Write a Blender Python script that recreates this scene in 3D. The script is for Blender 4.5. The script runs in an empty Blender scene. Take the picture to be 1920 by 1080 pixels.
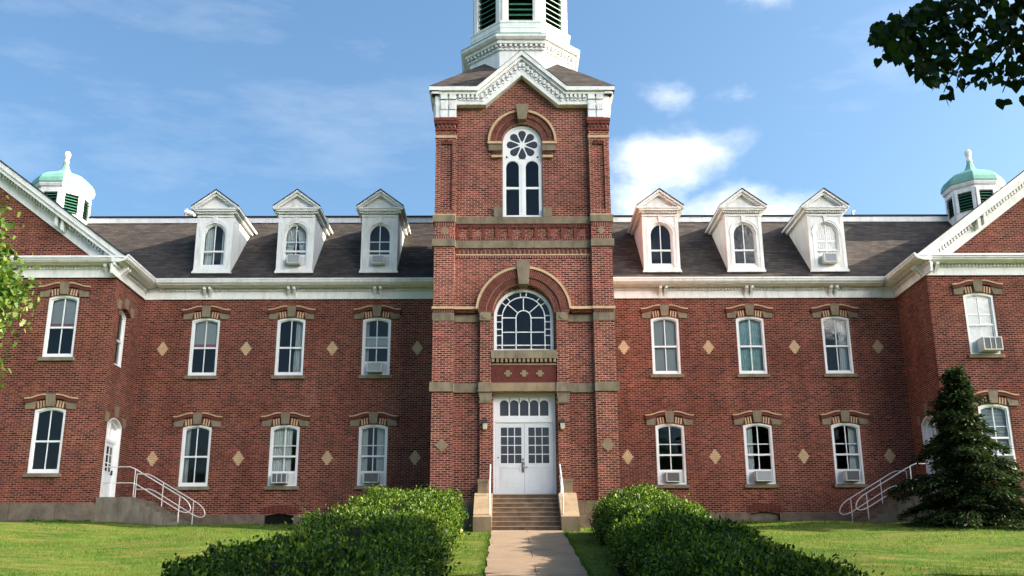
import bpy, math, random
import numpy as np
from mathutils import Matrix, Vector
R = math.radians
S = bpy.context.scene
COL = S.collection
random.seed(7)
RNG = np.random.default_rng(7)

# ------------------------------------------------------------------ camera
PITCH, YAW, ROLL = R(16.45), R(0.4), R(-0.27)
CAM = Vector((-0.616, -37.884, -1.672))
cd = bpy.data.cameras.new('camera')
cam = bpy.data.objects.new('camera', cd)
COL.objects.link(cam)
cd.sensor_width = 36.0
cd.lens = 36.0
cd.clip_end = 2000
cam.matrix_world = (Matrix.Translation(CAM) @ Matrix.Rotation(-YAW, 4, 'Z')
                    @ Matrix.Rotation(R(90) + PITCH, 4, 'X') @ Matrix.Rotation(ROLL, 4, 'Z'))
S.camera = cam

# ------------------------------------------------------------------ light
SUN_EL, SUN_AZ = R(27.0), R(-1.5)       # azimuth measured from +x, negative = towards the viewer
sd = bpy.data.lights.new('sun', 'SUN')
sd.energy = 5.0
sd.angle = R(0.53)
sd.color = (1.0, 0.87, 0.70)
so = bpy.data.objects.new('sun', sd)
COL.objects.link(so)
sdir = Vector((math.cos(SUN_EL) * math.cos(SUN_AZ), math.cos(SUN_EL) * math.sin(SUN_AZ), math.sin(SUN_EL)))
so.rotation_euler = sdir.to_track_quat('Z', 'Y').to_euler()
so.location = (60, 0, 40)

W = bpy.data.worlds.new('World')
S.world = W
W.use_nodes = True
wn, wl = W.node_tree.nodes, W.node_tree.links
wn.clear()
wout = wn.new('ShaderNodeOutputWorld')
bg = wn.new('ShaderNodeBackground')
sky = wn.new('ShaderNodeTexSky')
sky.sky_type = 'NISHITA'
sky.sun_disc = False
sky.sun_elevation = SUN_EL
sky.sun_rotation = R(90) - SUN_AZ
sky.air_density = 1.0
sky.dust_density = 3.2
sky.ozone_density = 3.0
bg.inputs['Strength'].default_value = 0.078
wl.new(bg.outputs[0], wout.inputs[0])

def wmath(op, a, b=None, c=None):
    n = wn.new('ShaderNodeMath')
    n.operation = op
    for i, v in enumerate((a, b, c)):
        if v is None: continue
        if isinstance(v, (int, float)): n.inputs[i].default_value = v
        else: wl.new(v, n.inputs[i])
    return n.outputs[0]

def build_clouds():
    tc = wn.new('ShaderNodeTexCoord')
    mp = wn.new('ShaderNodeMapping')
    mp.inputs['Scale'].default_value = (1.0, 1.0, 1.7)
    wl.new(tc.outputs['Generated'], mp.inputs[0])
    nz = wn.new('ShaderNodeTexNoise')
    nz.inputs['Scale'].default_value = 9.0
    nz.inputs['Detail'].default_value = 9.0
    nz.inputs['Roughness'].default_value = 0.56
    wl.new(mp.outputs[0], nz.inputs['Vector'])
    nz2 = wn.new('ShaderNodeTexNoise')
    nz2.inputs['Scale'].default_value = 3.5
    nz2.inputs['Detail'].default_value = 8.0
    nz2.inputs['Roughness'].default_value = 0.62
    mp2 = wn.new('ShaderNodeMapping')
    mp2.inputs['Rotation'].default_value = (0, R(35), 0)
    mp2.inputs['Scale'].default_value = (0.7, 1.0, 2.6)
    wl.new(tc.outputs['Generated'], mp2.inputs[0])
    wl.new(mp2.outputs[0], nz2.inputs['Vector'])
    # banks of cumulus: azimuth (deg from +y towards +x), elevation, half width, half height, weight
    banks = [(8.8, 22.6, 6.0, 2.6, 1.05), (13.6, 20.2, 4.6, 2.6, 1.0), (9.9, 26.8, 2.6, 1.5, 0.78), (14.4, 26.6, 2.8, 0.9, 0.70),
             (18.2, 32.0, 4.5, 1.6, 0.85), (40, 27, 9, 4, 1.0), (-48, 24, 9, 4, 0.9), (150, 22, 14, 6, 1.0), (215, 25, 12, 5, 1.0), (180, 50, 16, 9, 0.8)]
    sep = wn.new('ShaderNodeSeparateXYZ')
    wl.new(tc.outputs['Generated'], sep.inputs[0])
    az = wmath('ARCTAN2', sep.outputs[0], sep.outputs[1])
    el = wmath('ARCSINE', sep.outputs[2])
    tot = None
    for a, e, hw, hh, wgt in banks:
        dx = wmath('DIVIDE', wmath('SUBTRACT', az, R(a if a <= 180 else a - 360)), R(hw))
        dz = wmath('DIVIDE', wmath('SUBTRACT', el, R(e)), R(hh))
        d2 = wmath('ADD', wmath('MULTIPLY', dx, dx), wmath('MULTIPLY', dz, dz))
        g = wmath('MULTIPLY', wmath('POWER', 2.718, wmath('MULTIPLY', d2, -0.9)), wgt)
        tot = g if tot is None else wmath('MAXIMUM', tot, g)
    m = wmath('ADD', wmath('MULTIPLY', tot, 0.62), wmath('MULTIPLY', wmath('SUBTRACT', nz.outputs[0], 0.5), 1.5))
    mr = wn.new('ShaderNodeMapRange')
    mr.interpolation_type = 'SMOOTHSTEP'
    mr.inputs['From Min'].default_value = 0.22
    mr.inputs['From Max'].default_value = 0.95
    wl.new(m, mr.inputs['Value'])
    gate = wn.new('ShaderNodeMapRange')
    gate.inputs['From Min'].default_value = 0.05
    gate.inputs['From Max'].default_value = 0.35
    wl.new(tot, gate.inputs['Value'])
    cum = wmath('MULTIPLY', mr.outputs[0], gate.outputs[0])
    cir = wn.new('ShaderNodeMapRange')
    cir.inputs['From Min'].default_value = 0.52
    cir.inputs['From Max'].default_value = 0.85
    cir.inputs['To Max'].default_value = 0.22
    wl.new(nz2.outputs[0], cir.inputs['Value'])
    # unseen bright clouds added to fill the shaded front, on the sun's side
    big = None
    for a, e, hw, hh, wgt in [(112, 22, 18, 10, .95), (146, 21, 22, 11, 1.0)]:
        dx = wmath('DIVIDE', wmath('SUBTRACT', az, R(a)), R(hw))
        dz = wmath('DIVIDE', wmath('SUBTRACT', el, R(e)), R(hh))
        d2 = wmath('ADD', wmath('MULTIPLY', dx, dx), wmath('MULTIPLY', dz, dz))
        g = wmath('MULTIPLY', wmath('POWER', 2.718, wmath('MULTIPLY', d2, -1.0)), wgt)
        big = g if big is None else wmath('MAXIMUM', big, g)
    bm = wn.new('ShaderNodeMapRange')
    bm.interpolation_type = 'SMOOTHSTEP'
    bm.inputs['From Min'].default_value = 0.30
    bm.inputs['From Max'].default_value = 0.70
    wl.new(wmath('ADD', big, wmath('MULTIPLY', wmath('SUBTRACT', nz.outputs[0], 0.5), 0.9)), bm.inputs['Value'])
    fac = wmath('MINIMUM', wmath('ADD', cum, cir.outputs[0]), 0.97)
    mix = wn.new('ShaderNodeMix')
    mix.data_type = 'RGBA'
    wl.new(fac, mix.inputs['Factor'])
    tint = wn.new('ShaderNodeMix')
    tint.data_type = 'RGBA'
    tint.blend_type = 'MULTIPLY'
    tint.inputs['Factor'].default_value = 1.0
    tint.inputs['B'].default_value = (.86, 1.05, 1.08, 1)
    wl.new(sky.outputs[0], tint.inputs['A'])
    wl.new(tint.outputs['Result'], mix.inputs['A'])
    mix.inputs['B'].default_value = (7.4, 7.3, 7.0, 1)
    mixb = wn.new('ShaderNodeMix')
    mixb.data_type = 'RGBA'
    wl.new(bm.outputs[0], mixb.inputs['Factor'])
    wl.new(mix.outputs['Result'], mixb.inputs['A'])
    mixb.inputs['B'].default_value = (63, 60, 56.5, 1)
    wl.new(mixb.outputs['Result'], bg.inputs['Color'])
build_clouds()

S.view_settings.view_transform = 'Standard'
S.view_settings.look = 'None'
S.view_settings.gamma = 1.0
S.view_settings.exposure = 1.75
S.render.engine = 'CYCLES'
S.cycles.max_bounces = 6
S.cycles.diffuse_bounces = 2
S.cycles.transparent_max_bounces = 8

# ------------------------------------------------------------------ materials
def newmat(name):
    m = bpy.data.materials.new(name)
    m.use_nodes = True
    nt = m.node_tree
    return m, nt, nt.nodes, nt.links, nt.nodes['Principled BSDF']

def noise(nt, vec, scale, detail=4, rough=0.55):
    n = nt.nodes.new('ShaderNodeTexNoise')
    n.inputs['Scale'].default_value = scale
    n.inputs['Detail'].default_value = detail
    n.inputs['Roughness'].default_value = rough
    if vec is not None: nt.links.new(vec, n.inputs['Vector'])
    return n.outputs['Fac']

def ramp(nt, fac, stops):
    n = nt.nodes.new('ShaderNodeValToRGB')
    cr = n.color_ramp
    while len(cr.elements) < len(stops): cr.elements.new(0.5)
    for e, (p, c) in zip(cr.elements, stops):
        e.position = p
        e.color = (*c, 1)
    nt.links.new(fac, n.inputs['Fac'])
    return n.outputs['Color']

def mixc(nt, fac, a, b, mode='MIX'):
    n = nt.nodes.new('ShaderNodeMix')
    n.data_type = 'RGBA'
    n.blend_type = mode
    for nm, v in (('Factor', fac), ('A', a), ('B', b)):
        if isinstance(v, (int, float)): n.inputs[nm].default_value = v
        elif isinstance(v, tuple): n.inputs[nm].default_value = (*v, 1)
        else: nt.links.new(v, n.inputs[nm])
    return n.outputs['Result']

def position(nt): return nt.nodes.new('ShaderNodeNewGeometry').outputs['Position']

def wall_uv(nt, swap=False):
    pos = position(nt)
    s = nt.nodes.new('ShaderNodeSeparateXYZ')
    nt.links.new(pos, s.inputs[0])
    a = nt.nodes.new('ShaderNodeMath')
    nt.links.new(s.outputs[0], a.inputs[0])
    nt.links.new(s.outputs[1], a.inputs[1])
    c = nt.nodes.new('ShaderNodeCombineXYZ')
    nt.links.new(a.outputs[0], c.inputs[0])
    nt.links.new(s.outputs[2], c.inputs[1])
    return c.outputs[0], pos, s

def bricknode(nt, vec, w, h, mortar, c1, c2, cm, bias=0.0, smooth=0.1):
    b = nt.nodes.new('ShaderNodeTexBrick')
    b.inputs['Scale'].default_value = 1
    b.inputs['Brick Width'].default_value = w
    b.inputs['Row Height'].default_value = h
    b.inputs['Mortar Size'].default_value = mortar
    b.inputs['Mortar Smooth'].default_value = smooth
    b.inputs['Bias'].default_value = bias
    b.inputs['Color1'].default_value = (*c1, 1)
    b.inputs['Color2'].default_value = (*c2, 1)
    b.inputs['Mortar'].default_value = (*cm, 1)
    nt.links.new(vec, b.inputs['Vector'])
    return b

def mat_brick(name, c1, c2, cm, patch=0.35):
    m, nt, n, l, p = newmat(name)
    uv, pos, s = wall_uv(nt)
    b = bricknode(nt, uv, 0.21, 0.0715, 0.011, c1, c2, cm)
    # every brick fired differently
    def mth(op, a, b=None):
        q = nt.nodes.new('ShaderNodeMath')
        q.operation = op
        for i, v_ in enumerate((a, b)):
            if v_ is None: continue
            if isinstance(v_, (int, float)): q.inputs[i].default_value = v_
            else: nt.links.new(v_, q.inputs[i])
        return q.outputs[0]
    sx = nt.nodes.new('ShaderNodeSeparateXYZ')
    nt.links.new(uv, sx.inputs[0])
    rowi = mth('FLOOR', mth('DIVIDE', sx.outputs[1], .0715))
    odd = mth('SUBTRACT', 1.0, mth('FLOORED_MODULO', rowi, 2.0))
    coli = mth('FLOOR', mth('ADD', mth('DIVIDE', sx.outputs[0], .21), mth('MULTIPLY', odd, .5)))
    cb = nt.nodes.new('ShaderNodeCombineXYZ')
    nt.links.new(coli, cb.inputs[0])
    nt.links.new(rowi, cb.inputs[1])
    wno = nt.nodes.new('ShaderNodeTexWhiteNoise')
    wno.noise_dimensions = '2D'
    nt.links.new(cb.outputs[0], wno.inputs['Vector'])
    fired = ramp(nt, wno.outputs['Value'], [(0.0, (.30, .32, .36)), (0.14, (.55, .56, .60)), (0.5, (.95, .95, .95)), (0.85, (1.25, 1.2, 1.15)), (1.0, (1.7, 1.75, 1.7))])
    v = noise(nt, pos, 0.55, 5, 0.6)
    col = mixc(nt, ramp(nt, v, [(0.35, (0, 0, 0)), (0.7, (.45, .45, .45))]), b.outputs['Color'], (c1[0] * .62, c1[1] * .70, c1[2] * .75))
    mm = nt.nodes.new('ShaderNodeMapping')
    mm.inputs['Scale'].default_value = (4.8, 4.8, 14.0)
    nt.links.new(pos, mm.inputs[0])
    v2 = noise(nt, mm.outputs[0], 1.0, 2, 0.5)
    col = mixc(nt, 0.55, col, ramp(nt, v2, [(0.3, (.42, .36, .36)), (0.5, (.95, .95, .95)), (0.72, (1.35, 1.25, 1.15))]), 'MULTIPLY')
    v3 = noise(nt, pos, 0.23, 3, 0.6)
    col = mixc(nt, patch, col, ramp(nt, v3, [(0.38, (.55, .5, .5)), (0.62, (1.15, 1.1, 1.05))]), 'MULTIPLY')
    infl = mixc(nt, b.outputs['Fac'], fired, (1, 1, 1))
    col = mixc(nt, 1.0, col, infl, 'MULTIPLY')
    # soot and damp running down the wall
    md = nt.nodes.new('ShaderNodeMapping')
    md.inputs['Scale'].default_value = (1.5, 1.5, .16)
    nt.links.new(pos, md.inputs[0])
    col = mixc(nt, .5, col, ramp(nt, noise(nt, md.outputs[0], 1.0, 6, .65), [(0.36, (.55, .54, .54)), (0.6, (1.12, 1.1, 1.08))]), 'MULTIPLY')
    l.new(col, p.inputs['Base Color'])
    p.inputs['Roughness'].default_value = 0.9
    p.inputs['Specular IOR Level'].default_value = 0.15
    bp = nt.nodes.new('ShaderNodeBump')
    bp.inputs['Strength'].default_value = 0.5
    bp.inputs['Distance'].default_value = 0.006
    bp.invert = True
    l.new(b.outputs['Fac'], bp.inputs['Height'])
    l.new(bp.outputs[0], p.inputs['Normal'])
    return m

def mat_plain(name, c, rough=0.6, var=0.12, scale=3.0, spec=0.3, metal=0.0, dirt=None, bump=0.0):
    m, nt, n, l, p = newmat(name)
    pos = position(nt)
    v = noise(nt, pos, scale, 6, 0.6)
    lo = tuple(x * (1 - var) for x in c)
    hi = tuple(min(1, x * (1 + var)) for x in c)
    col = ramp(nt, v, [(0.3, lo), (0.7, hi)])
    if dirt:
        mm = nt.nodes.new('ShaderNodeMapping')
        mm.inputs['Scale'].default_value = (3.0, 3.0, 0.7)
        l.new(pos, mm.inputs[0])
        d = noise(nt, mm.outputs[0], 1.4, 7, 0.65)
        col = mixc(nt, ramp(nt, d, [(0.48, (0, 0, 0)), (0.74, (.8, .8, .8))]), col, dirt)
    l.new(col, p.inputs['Base Color'])
    p.inputs['Roughness'].default_value = rough
    p.inputs['Specular IOR Level'].default_value = spec
    p.inputs['Metallic'].default_value = metal
    if bump:
        bp = nt.nodes.new('ShaderNodeBump')
        bp.inputs['Strength'].default_value = bump
        bp.inputs['Distance'].default_value = 0.01
        l.new(noise(nt, pos, scale * 8, 4), bp.inputs['Height'])
        l.new(bp.outputs[0], p.inputs['Normal'])
    return m

def mat_blocks(name, w, h, mortar, c1, c2, cm, dirt, use_uv=True):
    m, nt, n, l, p = newmat(name)
    uv, pos, s = wall_uv(nt)
    b = bricknode(nt, uv, w, h, mortar, c1, c2, cm)
    col = mixc(nt, ramp(nt, noise(nt, pos, 2.2, 6, 0.65), [(0.4, (0, 0, 0)), (0.7, (1, 1, 1))]), b.outputs['Color'], dirt)
    l.new(col, p.inputs['Base Color'])
    p.inputs['Roughness'].default_value = 0.92
    p.inputs['Specular IOR Level'].default_value = 0.15
    bp = nt.nodes.new('ShaderNodeBump')
    bp.inputs['Strength'].default_value = 0.6
    bp.inputs['Distance'].default_value = 0.02
    l.new(noise(nt, pos, 9, 5), bp.inputs['Height'])
    l.new(bp.outputs[0], p.inputs['Normal'])
    return m

def mat_shingle(name, c1, c2):
    m, nt, n, l, p = newmat(name)
    uv, pos, s = wall_uv(nt)
    b = bricknode(nt, uv, 0.33, 0.105, 0.009, c1, c2, tuple(x * .45 for x in c1))
    mm = nt.nodes.new('ShaderNodeMapping')
    mm.inputs['Scale'].default_value = (0.8, 0.8, 5)
    l.new(pos, mm.inputs[0])
    v = noise(nt, mm.outputs[0], 1.3, 5, 0.65)
    col = mixc(nt, 0.8, b.outputs['Color'], ramp(nt, v, [(0.3, (.6, .6, .62)), (0.7, (1.35, 1.28, 1.2))]), 'MULTIPLY')
    l.new(col, p.inputs['Base Color'])
    p.inputs['Roughness'].default_value = 0.95
    p.inputs['Specular IOR Level'].default_value = 0.1
    bp = nt.nodes.new('ShaderNodeBump')
    bp.inputs['Strength'].default_value = 0.8
    bp.inputs['Distance'].default_value = 0.012
    bp.invert = True
    l.new(b.outputs['Fac'], bp.inputs['Height'])
    l.new(bp.outputs[0], p.inputs['Normal'])
    return m

def mat_glass(name, dark=False):
    m, nt, n, l, p = newmat(name)
    n.remove(p)
    out = n['Material Output']
    g = n.new('ShaderNodeBsdfGlossy')
    g.inputs['Roughness'].default_value = 0.015
    g.inputs['Color'].default_value = (.95, .95, .95, 1)
    fr = n.new('ShaderNodeFresnel')
    fr.inputs['IOR'].default_value = 1.5
    mx = n.new('ShaderNodeMixShader')
    l.new(fr.outputs[0], mx.inputs[0])
    if dark:
        t = n.new('ShaderNodeBsdfDiffuse')
        t.inputs['Color'].default_value = (.045, .043, .05, 1)
    else:
        t = n.new('ShaderNodeBsdfTransparent')
        t.inputs['Color'].default_value = (.86, .90, .90, 1)
    l.new(t.outputs[0], mx.inputs[1])
    l.new(g.outputs[0], mx.inputs[2])
    # old panes are never quite flat
    bp = n.new('ShaderNodeBump')
    bp.inputs['Strength'].default_value = 0.06
    bp.inputs['Distance'].default_value = 0.05
    l.new(noise(nt, position(nt), 2.3, 2), bp.inputs['Height'])
    l.new(bp.outputs[0], g.inputs['Normal'])
    l.new(mx.outputs[0], out.inputs[0])
    return m

def mat_leaf(name, stops, trans=0.35, rough=0.45, spec=0.35):
    m, nt, n, l, p = newmat(name)
    geo = n.new('ShaderNodeNewGeometry')
    rnd = geo.outputs['Random Per Island']
    v = noise(nt, geo.outputs['Position'], 1.1, 3)
    a = n.new('ShaderNodeMath')
    a.operation = 'MULTIPLY_ADD'
    a.inputs[1].default_value = 0.6
    l.new(rnd, a.inputs[0])
    b = n.new('ShaderNodeMath')
    b.operation = 'MULTIPLY'
    b.inputs[1].default_value = 0.4
    l.new(v, b.inputs[0])
    l.new(b.outputs[0], a.inputs[2])
    col = ramp(nt, a.outputs[0], stops)
    l.new(col, p.inputs['Base Color'])
    p.inputs['Roughness'].default_value = rough
    p.inputs['Specular IOR Level'].default_value = spec
    tr = n.new('ShaderNodeBsdfTranslucent')
    l.new(mixc(nt, 1.0, col, (1.0, 1.15, .5), 'MULTIPLY'), tr.inputs['Color'])
    mx = n.new('ShaderNodeMixShader')
    mx.inputs[0].default_value = trans
    l.new(p.outputs[0], mx.inputs[1])
    l.new(tr.outputs[0], mx.inputs[2])
    l.new(mx.outputs[0], n['Material Output'].inputs[0])
    return m

def mat_ground():
    m, nt, n, l, p = newmat('lawn_turf')
    pos = position(nt)
    v1 = noise(nt, pos, 0.35, 5, 0.6)
    mm = nt.nodes.new('ShaderNodeMapping')
    mm.inputs['Scale'].default_value = (0.5, 1.6, 1)
    l.new(pos, mm.inputs[0])
    v2 = noise(nt, mm.outputs[0], 1.6, 6, 0.7)
    c = ramp(nt, v1, [(0.35, (.030, .080, .010)), (0.65, (.085, .145, .020))])
    c2 = mixc(nt, ramp(nt, v2, [(0.42, (0, 0, 0)), (0.66, (.85, .85, .85))]), c, (.19, .155, .05))
    l.new(c2, p.inputs['Base Color'])
    p.inputs['Roughness'].default_value = 1
    p.inputs['Specular IOR Level'].default_value = 0.05
    return m

def mat_pave(name, c, joint):
    m, nt, n, l, p = newmat(name)
    pos = position(nt)
    v = noise(nt, pos, 1.2, 7, 0.65)
    col = ramp(nt, v, [(0.3, tuple(x * .72 for x in c)), (0.7, tuple(x * 1.12 for x in c))])
    sp = noise(nt, pos, 40, 3, 0.7)
    col = mixc(nt, 0.5, col, ramp(nt, sp, [(0.35, (.7, .7, .7)), (0.65, (1.2, 1.2, 1.2))]), 'MULTIPLY')
    b = bricknode(nt, pos, 50.0, joint, 0.012, (1, 1, 1), (1, 1, 1), (.35, .33, .3))
    col = mixc(nt, 1.0, col, b.outputs['Color'], 'MULTIPLY')
    l.new(col, p.inputs['Base Color'])
    p.inputs['Roughness'].default_value = 0.95
    p.inputs['Specular IOR Level'].default_value = 0.1
    return m

M = {}
M['brick'] = mat_brick('red_brick', (.205, .040, .026), (.072, .0185, .0145), (.36, .212, .160))
M['brick_lit'] = mat_brick('lit_red_brick', (.250, .051, .035), (.090, .023, .018), (.52, .32, .245), 0.2)  # lighter copy of the wall brick, the tower's stronger light put into its colour
M['brick_dark'] = mat_plain('dark_red_brick', (.115, .026, .021), 0.85, 0.3, 9)
M['arch_a'] = mat_plain('arch_brick', (.172, .044, .032), 0.9, 0.3, 12)
M['arch_b'] = mat_plain('arch_brick_burnt', (.12, .033, .025), 0.9, 0.3, 12)
M['mortar'] = mat_plain('mortar', (.42, .27, .21), 0.95, 0.2, 9)
M['stone'] = mat_plain('brown_sandstone', (.215, .172, .118), 0.9, 0.22, 2.2, 0.15, dirt=(.09, .075, .055), bump=0.3)
M['stone_light'] = mat_plain('buff_stone', (.28, .205, .13), 0.9, 0.15, 2.2, 0.15, dirt=(.16, .12, .08), bump=0.25)
M['cream'] = mat_plain('cream_brick', (.52, .36, .215), 0.85, 0.15, 5, 0.2)
M['footing'] = mat_blocks('footing_stone', 1.55, 0.62, 0.012, (.20, .155, .115), (.155, .12, .09), (.10, .08, .06), (.09, .07, .055))
M['concrete'] = mat_plain('stained_concrete', (.17, .145, .115), 0.95, 0.3, 1.6, 0.1, dirt=(.075, .062, .05), bump=0.3)
M['step'] = mat_plain('brown_step_stone', (.17, .115, .080), 0.9, 0.35, 3.0, 0.15, dirt=(.085, .055, .04), bump=0.3)
M['tread'] = mat_plain('pale_tread', (.34, .27, .20), 0.9, 0.2, 3.0, 0.15)  # treads and nosings paler than the risers
M['white'] = mat_plain('white_paint', (.80, .79, .775), 0.6, 0.05, 2.6, 0.25, dirt=(.55, .545, .50), bump=0.12)
M['white_clean'] = mat_plain('white_window_paint', (.78, .78, .78), 0.45, 0.03, 3.0, 0.35)
M['door_paint'] = mat_plain('pale_door_paint', (.68, .70, .72), 0.45, 0.04, 2.0, 0.35)
M['panel'] = mat_plain('filler_panel', (.60, .62, .63), 0.5, 0.05, 3.0, 0.3)
M['shingle'] = mat_shingle('grey_shingle', (.080, .071, .066), (.044, .040, .040))
M['cap'] = mat_plain('black_roof_edge', (.018, .018, .026), 0.7, 0.2, 3)
M['copper'] = mat_plain('verdigris_copper', (.16, .36, .30), 0.6, 0.14, 1.6, 0.3, dirt=(.25, .43, .35))
M['louver'] = mat_plain('green_louver', (.022, .135, .080), 0.5, 0.15, 4, 0.35)
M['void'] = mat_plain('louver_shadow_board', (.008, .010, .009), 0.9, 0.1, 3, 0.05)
M['glass'] = mat_glass('window_glass')
M['glass_dark'] = mat_glass('dark_glass', True)
M['curtain'] = mat_plain('white_curtain', (.46, .48, .475), 0.9, 0.06, 5, 0.05)
M['curtain_teal'] = mat_plain('teal_curtain', (.34, .50, .50), 0.9, 0.1, 5, 0.05)
M['blind'] = mat_plain('grey_blind', (.40, .43, .425), 0.8, 0.04, 3, 0.1)
M['hem'] = mat_plain('pink_hem', (.38, .16, .20), 0.9, 0.05, 3, 0.05)
M['ac'] = mat_plain('ac_casing', (.66, .65, .62), 0.5, 0.06, 5, 0.3)
M['ac_grille'] = mat_plain('ac_grille', (.13, .135, .14), 0.6, 0.2, 30, 0.3)
M['ac_grey'] = mat_plain('ac_grille_pale', (.36, .39, .42), 0.6, 0.1, 30, 0.3)
M['rail'] = mat_plain('galvanised_pipe', (.70, .69, .66), 0.42, 0.08, 6, 0.5, 0.35)
M['black'] = mat_plain('black_metal', (.02, .02, .02), 0.45, 0.1, 6, 0.5)
M['lamp_glass'] = mat_plain('cream_lamp_glass', (.55, .45, .30), 0.3, 0.06, 6, 0.5)
M['brass'] = mat_plain('door_hardware', (.22, .19, .15), 0.35, 0.1, 9, 0.5, 0.8)
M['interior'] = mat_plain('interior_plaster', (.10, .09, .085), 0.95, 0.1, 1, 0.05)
M['lawn'] = mat_ground()
M['path'] = mat_pave('path_concrete', (.27, .20, .142), 1.5)
M['street'] = mat_pave('street_asphalt', (.055, .055, .057), 90.0)
M['bark'] = mat_plain('bark', (.085, .062, .045), 0.95, 0.35, 7, 0.1, bump=0.6)
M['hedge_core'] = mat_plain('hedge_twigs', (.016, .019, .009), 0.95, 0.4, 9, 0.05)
M['hedge_leaf'] = mat_leaf('hedge_leaf', [(0.12, (.005, .014, .003)), (0.42, (.024, .060, .007)), (0.66, (.12, .21, .02)), (0.94, (.40, .41, .055))], 0.34, 0.45, 0.22)
M['linden_leaf'] = mat_leaf('linden_leaf', [(0.2, (.006, .018, .004)), (0.7, (.022, .060, .008)), (0.95, (.05, .12, .015))], 0.45, 0.5, 0.2)
M['maple_leaf'] = mat_leaf('maple_leaf', [(0.2, (.035, .085, .014)), (0.6, (.10, .175, .03)), (0.92, (.36, .38, .12))], 0.45, 0.5, 0.25)
M['needle'] = mat_leaf('yew_needle', [(0.2, (.006, .014, .006)), (0.55, (.014, .032, .009)), (0.92, (.09, .14, .03))], 0.2, 0.6, 0.15)
M['grass'] = mat_leaf('grass_blade', [(0.15, (.030, .095, .010)), (0.5, (.070, .150, .018)), (0.88, (.22, .22, .06))], 0.4, 0.6, 0.15)

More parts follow.
